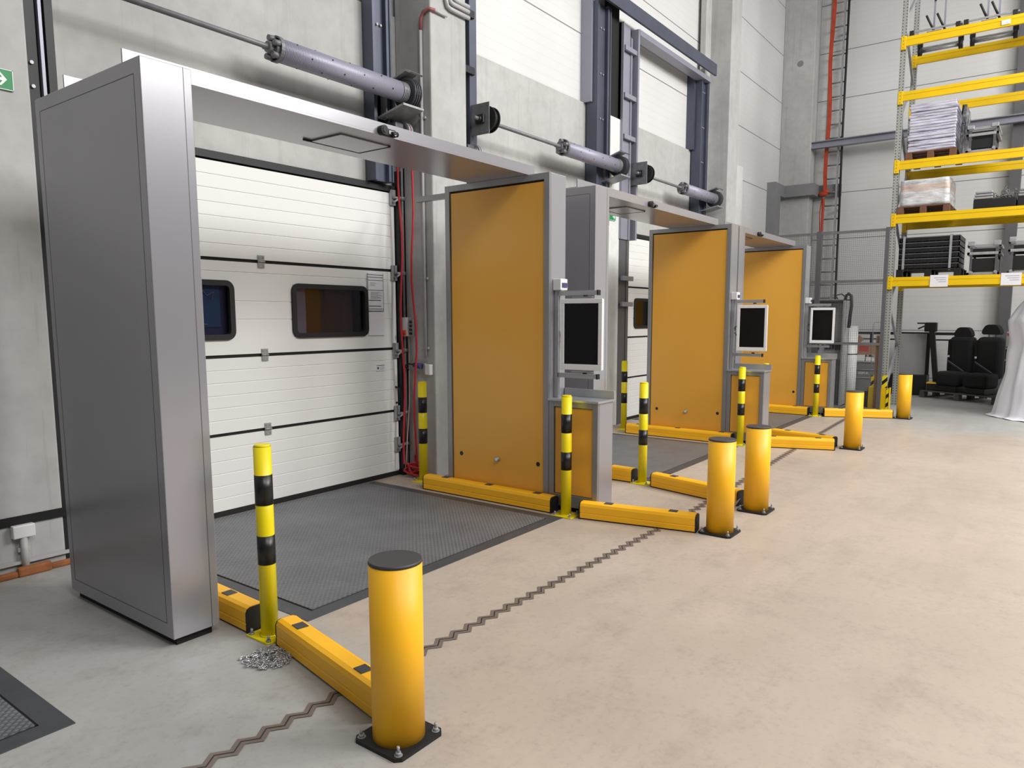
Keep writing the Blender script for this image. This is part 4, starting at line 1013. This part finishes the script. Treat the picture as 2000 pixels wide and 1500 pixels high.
# trolleys standing on the top beam
def trolley(y0, y1, label):
    t = thing('trolley', label, 'trolley', (14.9, (y0 + y1) / 2, LV[4]), 'wheeled trolleys on the top rack beam')
    z = LV[4] + .002
    for xx in (14.385, 14.98):
        g = Geo(); g.box(xx - .012, xx + .012, y0, y1, z + .05, z + .075); g.obj('rail', 'steel_galv', t)
    for yy in (y0 + .012, y1 - .012):
        g = Geo(); g.box(14.38, 15.0, yy - .012, yy + .012, z + .05, z + .075); g.obj('side_rail', 'steel_dark_galv', t)
    g = Geo(); g.box(14.55, 14.95, y0 + .32, y1 - .22, z + .075, z + .09); g.obj('deck', 'steel_galv', t)
    for yy in (y0 + .02, y1 - .06):
        g = Geo(); g.box(14.36, 14.42, yy, yy + .07, z, z + .09, .006); g.obj('corner_cup', 'rubber', t)
    for yy in (y0 + .30, y0 + .46):
        g = Geo(); g.bar((14.75, yy, z + .05), (14.75, yy, z + 1.1), .03, .03); m_ = g.obj('mast', 'lav_steel', t)
        for zz in (.10, .62):
            g = Geo(); g.cyl((14.72, yy - .02, z + zz), (14.58, yy + .10, z + zz + .26), .018, seg=10); g.obj('grip_arm', 'rubber', m_)
    # axle and wheels between front and rear beam, resting on the rear beam
    zc = LV[4] - .085
    g = Geo(); g.cyl((15.0, y0 + .1, zc), (15.0, y1 - .1, zc), .028, seg=12); g.bar((15.0, y0 + .1, zc + .05), (15.0, y1 - .1, zc + .05), .05, .02); g.obj('axle', 'steel_galv', t)
    for yy in (y0 + .04, y1 - .1):
        g = Geo(); g.cyl((15.0, yy, zc), (15.0, yy + .06, zc), .07, seg=20); g.cyl((15.0, yy - .004, zc), (15.0, yy + .064, zc), .025, seg=12, m=1); g.box(14.97, 15.03, yy - .01, yy + .07, zc + .06, zc + .14); g.obj('wheel', ['rubber', 'steel_galv'], t)
trolley(1.60, 2.36, 'left wheeled trolley with black grip arms on the top rack beam')
trolley(.82, 1.57, 'right wheeled trolley with black grip arms on the top rack beam')
g = block(14.4, 15.2, .2, .76, LV[4] + .002, LV[4] + .34, 8); lumpy(g, .05, 6, 9); o = g.obj('dark_bag', 'column_dark'); tag(o, 'dark grey crumpled bag at the top right corner on the rack', 'bag')
for v in o.data.vertices: v.co.z = max(v.co.z, LV[4] + .002)
# paper labels on beams
def beam_paper(y0, y1, z0, z1, label):
    t = thing('rack_label', label, 'label', (14.33, (y0 + y1) / 2, z0), 'paper labels on the rack beams')
    g = Geo(); g.box(14.330, 14.334, y0, y1, z0, z1); g.obj('sheet', 'paper', t)
    g = Geo()
    for k in range(3): g.box(14.328, 14.331, y0 + .03, y1 - .06 - .03 * k, z1 - .05 - .035 * k, z1 - .046 - .035 * k)
    g.obj('text_lines', 'ink', t)
beam_paper(1.55, 1.82, 2.21, 2.41, 'left white paper label on the lowest rack beam')
beam_paper(.52, .80, 2.21, 2.41, 'right white paper label on the lowest rack beam')
beam_paper(.93, 1.05, 6.31, 6.38, 'small white label on the topmost rack beam')

# rack corner guard
t = thing('rack_guard', 'yellow corner guard with hazard stripes at the foot of the rack', 'rack guard', (14.25, 2.5, 0))
g = Geo(); g.box(14.18, 14.19, 2.33, 2.68, 0, .44); g.box(14.18, 14.40, 2.67, 2.68, 0, .44); g.box(14.18, 14.36, 2.33, 2.34, 0, .44); g.obj('guard_box', 'rack_yellow', t)
g = Geo(); g.box(14.175, 14.18, 2.335, 2.375, .02, .43); g.obj('edge_stripe', 'hazard', t)
for y0, y1 in ((2.375, 2.46), (2.56, 2.645)):
    g = Geo(); g.box(14.23, 14.24, y0, y1, 0, .66); g.obj('striped_plate', 'hazard', t)

# ------------------------------------------------------------------ wire mesh fence and goods behind it
XF = 14.08
fn = thing('mesh_fence', 'grey wire mesh fence left of the pallet rack', 'fence', (XF, 3.6, 0))
Y0, Y1 = 2.48, 5.4
for y, hw in ((2.475, .028), (3.60, .045), (4.66, .04)):
    g = Geo(); g.box(XF - .03, XF + .03, y - hw, y + hw, 0, 3.24); g.obj('post', 'column_dark', fn)
g = Geo()
for z in (3.20, 2.33, 1.22, .06): g.box(XF - .028, XF - .004, Y0, Y1, z - .022, z + .022)
g.obj('rail', 'mesh_grey', fn)
g = Geo(); y = Y0
while y < Y1: g.box(XF - .0015, XF + .0015, y - .0015, y + .0015, .06, 3.2); y += .032
z = .06
while z < 3.2: g.box(XF - .0015, XF + .0015, Y0, Y1, z - .0015, z + .0015); z += .032
g.obj('wire_mesh', 'mesh_grey', fn)

t = thing('control_cabinet', 'grey control cabinet with hose behind the farthest monitor', 'cabinet', (14.3, 3.4, 0))
xa, xb, ya, yb = 14.16, 14.6, 3.14, 3.78
g = Geo(); g.box(xb - .02, xb, ya, yb, .05, 2.02); g.box(xa, xb, ya, ya + .02, .05, 2.02); g.box(xa, xb, yb - .02, yb, .05, 2.02); g.box(xa, xb, ya, yb, 2.0, 2.02); g.box(xa, xb, ya, yb, 0, .07); g.obj('shell', 'cabinet', t)
g = Geo(); g.box(xb - .06, xb - .02, ya + .05, yb - .05, .9, 1.95); g.obj('mounting_plate', 'white_plastic', t)
rnd = random.Random(2)
for k, (yy, zz, w, h) in enumerate(((3.66, 1.08, .05, .12), (3.5, 1.09, .04, .10), (3.44, 1.09, .03, .14), (3.38, 1.09, .03, .14), (3.30, 1.08, .08, .16), (3.64, 1.35, .05, .2), (3.5, 1.8, .2, .05), (3.7, 1.7, .03, .12))):
    g = Geo(); g.box(xb - .12, xb - .06, yy - w/2, yy + w/2, zz, zz + h, .004); g.obj('device', 'dark_plastic', t)
g = Geo(); g.tube([(14.3, 3.16, 2.0), (14.3, 3.15, 2.08), (14.3, 3.11, 2.12), (14.3, 3.06, 2.08), (14.3, 3.05, 1.9), (14.3, 3.08, 1.5)], .03, 10); g.obj('hose', 'dark_plastic', t)
g = Geo(); g.tube([(14.35, 3.30, 2.02), (14.35, 3.34, 2.09), (14.35, 3.24, 2.12), (14.35, 3.17, 2.06)], .012, 8); g.obj('cable', 'rubber', t)

t = thing('plastic_roll', 'tall white plastic roll with dark strap standing behind the fence', 'roll', (14.76, 3.13, 0))
g = Geo(); g.ring((14.76, 3.13, 0), (14.76, 3.13, 1.53), .125, .115, 32)
for f in g.bm.faces: f.smooth = abs(f.normal.z) < .5
g.cyl((14.76, 3.13, 0.0), (14.76, 3.13, 1.50), .09, seg=24); g.obj('sheet_roll', 'white_plastic', t)
g = Geo(); g.ring((14.76, 3.13, .99), (14.76, 3.13, 1.01), .128, .12, 32); g.obj('strap', 'dark_plastic', t)

def grey_crate(z, h, label, text=False):
    t = thing('storage_crate', label, 'crate', (15.0, 2.90, z), 'grey storage crates behind the fence')
    g = Geo(); g.box(14.86, 15.20, 2.70, 3.08, z, z + h - .02, .006); g.obj('tub', 'grey_crate', t)
    g = Geo(); g.box(14.845, 15.215, 2.685, 3.095, z + h - .022, z + h - .002, .004); g.obj('rim', 'grey_plastic', t)
    return t
g = Geo(); g.box(14.84, 15.22, 2.69, 3.09, 0, .30, .01); tag(center(g.obj('black_box', 'black_crate')), 'black box at the bottom of the grey crate stack', 'box')
grey_crate(.302, .27, 'lowest grey storage crate in the stack behind the fence')
c2 = grey_crate(.574, .15, 'middle grey storage crate with pale lettering behind the fence')
grey_crate(.726, .14, 'top grey storage crate in the stack behind the fence')
def text_obj(body, size, loc, rot, mat, parent, name):
    cu = bpy.data.curves.new(name, 'FONT'); cu.body = body; cu.size = size; cu.extrude = .001; cu.align_x = 'CENTER'; cu.align_y = 'CENTER'
    o = bpy.data.objects.new(name, cu); COL.objects.link(o)
    dg = bpy.context.evaluated_depsgraph_get(); me = bpy.data.meshes.new_from_object(o.evaluated_get(dg))
    bpy.data.objects.remove(o); me.transform(Matrix.Translation(Vector(loc)) @ Matrix.Rotation(rot[2], 4, 'Z') @ Matrix.Rotation(rot[0], 4, 'X'))
    me.transform(Matrix.Translation(-WL[parent.name])); me.materials.clear(); me.materials.append(M[mat])
    m_ = bpy.data.objects.new(name, me); COL.objects.link(m_); m_.parent = parent; return m_
text_obj('GEIPUR', .055, (14.856, 2.90, .64), (PI/2, 0, -PI/2), 'white_sign', c2, 'lettering')
for k, (y0, y1, h, lb) in enumerate(((2.90, 3.06, .12, 'larger white box on top of the grey crates'), (2.76, 2.88, .08, 'smaller white box on top of the grey crates'))):
    g = Geo(); g.box(14.9, 15.1, y0, y1, .867, .867 + h, .003); tag(center(g.obj('white_box', 'white_plastic')), lb, 'box')
t = thing('cardboard_box', 'open cardboard box with red print lying above the grey crates', 'cardboard box', (15.0, 2.86, .99))
g = Geo(); g.box(14.90, 15.25, 2.68, 3.04, .99, 1.17); g.obj('carton', 'cardboard', t)
g = Geo(); g.bar((14.91, 3.04, 1.17), (14.91, 3.12, 1.26), .3, .006, up=(1, 0, 0)); g.bar((14.90, 2.68, 1.17), (14.9, 2.64, 1.08), .3, .006, up=(1, 0, 0)); g.obj('flap', 'cardboard', t)
g = Geo(); g.box(14.897, 14.90, 2.84, 3.00, 1.05, 1.15); g.obj('print', 'red_print', t)
g = Geo(); g.box(14.115, 14.155, 2.525, 2.572, .0, 1.37, .003)
tag(center(g.obj('wooden_post', 'cardboard')), 'slim brown post standing at the end of the mesh fence', 'post')
t = thing('hooked_rod', 'thin bent metal rod standing behind the fence near the rack', 'rod', (14.7, 2.72, 0))
g = Geo(); g.tube([(14.7, 2.74, 0), (14.7, 2.74, 1.55), (14.7, 2.72, 1.60), (14.7, 2.60, 1.60)], .006, 6); g.obj('rod', 'steel_galv', t)

# black frame bench along the back wall
t = thing('bench_frame', 'black tube bench frame along the back wall under the rack', 'bench', (18.4, 2.6, 0))
g = Geo(); g.box(18.20, 18.26, 1.72, 4.0, 1.30, 1.36); g.box(18.20, 18.26, 1.72, 4.0, 1.18, 1.21); g.obj('top_rail', 'track_black', t)
for y in (3.42, 1.75, 2.6):
    g = Geo(); g.box(18.20, 18.26, y - .03, y + .03, 0, 1.30); g.obj('leg', 'track_black', t)
g = Geo(); g.box(17.75, 18.15, 2.20, 2.95, 0, .44, .01); tag(center(g.obj('black_box', 'black_crate')), 'large black box on the floor under the leaning pale board', 'box')
t = thing('leaning_board', 'pale board with dark edge leaning behind the black box', 'board', (18.0, 2.5, .44))
g = Geo(); g.box(17.98, 18.01, 2.27, 2.84, .44, 1.33); g.obj('board', 'cabinet', t)
g = Geo(); g.box(17.97, 18.02, 2.20, 2.27, .44, 1.33); g.obj('edge', 'track_black', t)
t = thing('black_stand', 'leaning black stand with clamp head beside the pale board', 'stand', (17.82, 2.1, .0))
g = Geo(); g.bar((17.86, 2.0, .0), (17.86, 2.17, 1.45), .14, .10); g.obj('mast', 'black_crate', t)
g = Geo(); g.box(17.78, 17.92, 2.07, 2.31, 1.38, 1.58, .02); g.bar((17.82, 2.31, 1.5), (17.82, 2.43, 1.44), .03, .03); g.bar((17.82, 2.31, 1.56), (17.82, 2.45, 1.56), .03, .03); g.obj('clamp_head', 'black_crate', t)

# pallet with two car seats
prot = math.atan2(-1.05, -.55) + PI/2
pc = Vector((17.43, 1.34, 0))
pallet(pc.x, pc.y, 0, .95, 1.60, 'dark_wood', 'dark weathered pallet on the floor carrying the two car seats', prot, None, .15)
def seat(label, off, hgap):
    t = thing('car_seat', label, 'car seat', (0, 0, 0), 'black car seats on the floor pallet')
    g = Geo(); g.box(-.40, .05, -.245, .245, .12, .42, .07, seg=3); g.obj('cushion', 'seat_fabric', t)
    g = Geo(); g.box(.0, .20, -.25, .25, .30, 1.14, .08, seg=3); g.obj('backrest', 'seat_fabric', t)
    hz = 1.13 + hgap
    g = Geo(); g.prism([(-.15, hz), (.15, hz), (.185, hz + .03), (.17, hz + .10), (.12, hz + .175), (.06, hz + .20), (-.06, hz + .20), (-.12, hz + .175), (-.17, hz + .10), (-.185, hz + .03)], 0, .05, .17); g.obj('headrest', 'seat_fabric', t)
    g = Geo()
    for y in (-.07, .07): g.cyl((.11, y, 1.08), (.11, y, 1.16 + hgap), .01, seg=8)
    g.obj('headrest_rod', 'steel_galv', t)
    g = Geo(); g.box(-.36, .16, -.20, .20, 0, .12, .01); g.obj('base', 'black_crate', t)
    g = Geo(); g.bar((-.02, .23, .62), (-.15, -.2, .42), .045, .012, up=(1, 0, .5)); g.obj('belt', 'column_dark', t)
    g = Geo(); g.box(-.012, .0, .215, .255, .70, .74, .004); g.obj('buckle', 'white_plastic', t)
    g = Geo(); g.box(.02, .14, .22, .29, .40, 1.08, .03); g.obj('side_bolster', 'seat_fabric', t)
    t.location = (off[0], off[1], .152); t.rotation_euler = (0, 0, prot); return t
seat('left black car seat on the dark pallet', (17.58, 1.60), .0)
seat('right black car seat with raised headrest on the dark pallet', (17.30, 1.09), .06)
g = Geo(); g.box(17.36, 17.56, 1.92, 2.14, .152, .30, .01, m=1); g.box(17.35, 17.57, 1.91, 2.15, .30, .325, .004, m=0)
tag(center(g.obj('tool_case', ['rack_yellow', 'black_crate'])), 'flat black case with yellow lid at the left end of the pallet', 'case')
# boxes stacked right of the seats
t = thing('dolly', 'small grey dolly under the boxes beside the white sheet', 'dolly', (16.42, .5, 0))
g = Geo(); g.box(16.22, 16.62, .25, .78, .10, .13, .005); g.obj('deck', 'steel_galv', t)
for sx in (16.28, 16.56):
    for sy in (.32, .72):
        g = Geo(); g.cyl((sx, sy - .015, .05), (sx, sy + .015, .05), .05, seg=14); g.obj('caster', 'rubber', t)
for k, (z0, z1, mt, lb, red) in enumerate(((.132, .44, 'cabinet', 'lowest pale box with red mark in the stack beside the white sheet', True), (.442, .92, 'black_crate', 'lower black box in the stack beside the white sheet', False), (.922, 1.14, 'black_crate', 'upper black box in the stack beside the white sheet', False), (1.142, 1.42, 'cabinet', 'top pale box with red label in the stack beside the white sheet', True))):
    t = thing('stacked_box', lb, 'box', (16.42, .5, z0), 'boxes stacked beside the white sheet')
    g = Geo(); g.box(16.24, 16.60, .28, .75, z0, z1, .006); g.obj('carton', mt, t)
    if red:
        g = Geo(); g.box(16.236, 16.24, .60, .74, z1 - .07, z1 - .025); g.obj('red_label', 'red_print', t)
    else:
        g = Geo(); g.box(16.23, 16.24, .28, .75, z1 - .04, z1 - .01); g.obj('trim_strip', 'steel_galv', t)

# white sheet draped over something at the right edge
def prof(z):
    P = [(0, 1.10), (.03, 1.02), (.25, .98), (.75, .90), (1.25, .86), (1.42, .89), (1.62, .91), (1.85, .80), (2.02, .68), (2.12, .45), (2.17, .02), (3.0, .02)]
    for (a, ra), (b, rb) in zip(P, P[1:]):
        if a <= z <= b: return ra + (rb - ra) * (z - a) / (b - a)
    return .02
g = Geo(); NU, NV = 140, 60; rows = []
from mathutils import noise as mn
for j in range(NV + 1):
    z = 2.17 * (j / NV); row = []
    for i in range(NU):
        a = 2 * PI * i / NU; r = prof(z)
        fold = (.045 * math.sin(a * 8 + .4) + .02 * math.sin(a * 17 + 1.2 * z) + .008 * math.sin(a * 31 + 1)) * max(.0, 1 - z / 2.17) ** .6
        nz = mn.noise(Vector((math.cos(a) * 3, math.sin(a) * 3, z * 2.2))) * .05
        zz = z + (.01 if j else .004 + .012 * abs(math.sin(a * 9)))
        rr = max(.01, r + fold * r + nz * r)
        row.append(g.bm.verts.new((14.95 + rr * math.cos(a) * .8, -.24 + rr * math.sin(a), zz)))
    rows.append(row)
for j in range(NV):
    for i in range(NU):
        f = g.bm.faces.new((rows[j][i], rows[j][(i+1) % NU], rows[j+1][(i+1) % NU], rows[j+1][i])); f.smooth = True
g.bm.faces.new(rows[NV])
tag(center(g.obj('white_sheet', 'sheet')), 'white cloth sheet draped to the floor at the right edge of the photo', 'sheet')

# ladder on the back wall with orange strap and black cable
XL = 18.55
t = thing('fixed_ladder', 'tall grey wall ladder on the back wall beside the corner column', 'ladder', (XL, 4.5, 0))
for y in (4.42, 4.70):
    g = Geo(); g.box(XL - .02, XL + .03, y - .022, y + .022, .3, 10.5); g.obj('stile', 'steel_galv', t)
g = Geo(); z = .6
while z < 10.4:
    g = Geo(); g.cyl((XL, 4.36, z), (XL, 4.70, z), .017, seg=8); g.obj('rung', 'steel_dark_galv', t); z += .31
for z in (2.2, 4.2, 6.2, 8.2):
    g = Geo(); g.box(XL, XB - .021, 4.40, 4.44, z, z + .04); g.obj('wall_bracket', 'steel_galv', t)
g = Geo(); pts = [(XL - .05, 4.66 + .02 * math.sin(k * 1.1), 4.62 + k * .42) for k in range(15)]
for a, b in zip(pts, pts[1:]): g.bar(a, b, .085, .02, up=(1, 0, 0))
g.sphere((XL - .06, 4.70, 4.60), .075, 12, sc=(.6, 1.5, .8)); g.sphere((XL - .07, 4.64, 4.64), .06, 12, sc=(.6, 1.4, .7)); g.tube([(XL - .05, 4.72, 4.5), (XL - .05, 4.76, 4.2), (XL - .05, 4.74, 3.6)], .012, 6)
g.tube([(XL - .05, 4.69, 4.5), (XL - .05, 4.70, 3.0), (XL - .05, 4.71, 1.5)], .03, 8)
tag(center(g.obj('orange_strap', 'orange_strap')), 'orange strap knotted along the left rail of the wall ladder', 'strap')
g = Geo(); g.tube([(XL - .03, 4.33, 10.4), (XL - .03, 4.34, 6), (XL - .03, 4.32, 2.1)], .026, 8)
tag(center(g.obj('black_cable', 'rubber')), 'black cable running down the right side of the wall ladder', 'cable')
# round disc high on the corner column
g = Geo(); g.cyl((18.30, 5.30, 7.62), (18.295, 5.30, 7.62), .07, seg=20); tag(center(g.obj('column_plug', 'trim_grey')), 'round grey plug high on the corner column', 'plug')

# ------------------------------------------------------------------ light
def area(name, loc, sx, sy, power, rot=(0, 0, 0), col=(1, .985, .96)):
    l = bpy.data.lights.new(name, 'AREA'); l.shape = 'RECTANGLE'; l.size = sx; l.size_y = sy; l.energy = power; l.color = col
    o = bpy.data.objects.new(name, l); COL.objects.link(o); o.location = loc; o.rotation_euler = rot; return o
for x, p in ((3.6, .38), (7.6, 1.0), (11.6, 1.0)):
    area('hall_or_fill_lamp', (x, -2.2, 8.8), 2.6, 3.4, 200 * p, (math.radians(22), 0, 0))
    area('hall_or_fill_lamp', (x, -7.0, 8.8), 2.6, 3.4, 800 * p, (math.radians(52), 0, 0))
area('hall_or_fill_lamp', (0.2, -3.8, 8.8), 2.6, 3.4, 420, (math.radians(10), math.radians(-42), 0))  # added fill with no known fixture, brightens faces turned toward the camera
area('hall_or_fill_lamp', (14.6, -1.0, 9.2), 2.0, 3.0, 170)
w = bpy.data.worlds.new('hall_ambient'); S.world = w; w.use_nodes = True
nt = w.node_tree; bg = nt.nodes['Background']
tc = nt.nodes.new('ShaderNodeTexCoord'); sp = nt.nodes.new('ShaderNodeSeparateXYZ'); rp = nt.nodes.new('ShaderNodeValToRGB'); mr = nt.nodes.new('ShaderNodeMapRange')
nt.links.new(tc.outputs['Generated'], sp.inputs[0]); nt.links.new(sp.outputs[2], mr.inputs[0]); mr.inputs[1].default_value = -1; mr.inputs[2].default_value = 1
nt.links.new(mr.outputs[0], rp.inputs[0]); nt.links.new(rp.outputs[0], bg.inputs[0])
e = rp.color_ramp.elements; e[0].position = .45; e[0].color = (.06, .06, .063, 1); e[1].position = .85; e[1].color = (.62, .62, .64, 1)
bg.inputs[1].default_value = .42

# ------------------------------------------------------------------ camera
F, YAW, PITCH, ROLL, CX, CY = 1414.7074, .6347, .1180, -.0010, 1018.12, 787.15
cy, sy, cp, spn = math.cos(YAW), math.sin(YAW), math.cos(PITCH), math.sin(PITCH)
fwd = Vector((cy * cp, sy * cp, -spn)); right = Vector((sy, -cy, 0)); up = right.cross(fwd)
cr, sr = math.cos(ROLL), math.sin(ROLL)
r2 = right * cr + up * sr; u2 = -right * sr + up * cr
cam = bpy.data.cameras.new('camera'); co = bpy.data.objects.new('camera', cam); COL.objects.link(co)
co.matrix_world = Matrix(((r2.x, u2.x, -fwd.x, 0), (r2.y, u2.y, -fwd.y, 0), (r2.z, u2.z, -fwd.z, 1.7), (0, 0, 0, 1)))
cam.sensor_fit = 'HORIZONTAL'; cam.sensor_width = 36; cam.lens = F / 2000 * 36
cam.shift_x = -(CX - 1000) / 2000; cam.shift_y = (CY - 750) / 2000
cam.clip_start = .05; cam.clip_end = 100
S.camera = co
S.view_settings.view_transform = 'Standard'; S.view_settings.look = 'None'; S.view_settings.gamma = 1; S.view_settings.exposure = -0.18
S.view_settings.use_curve_mapping = False
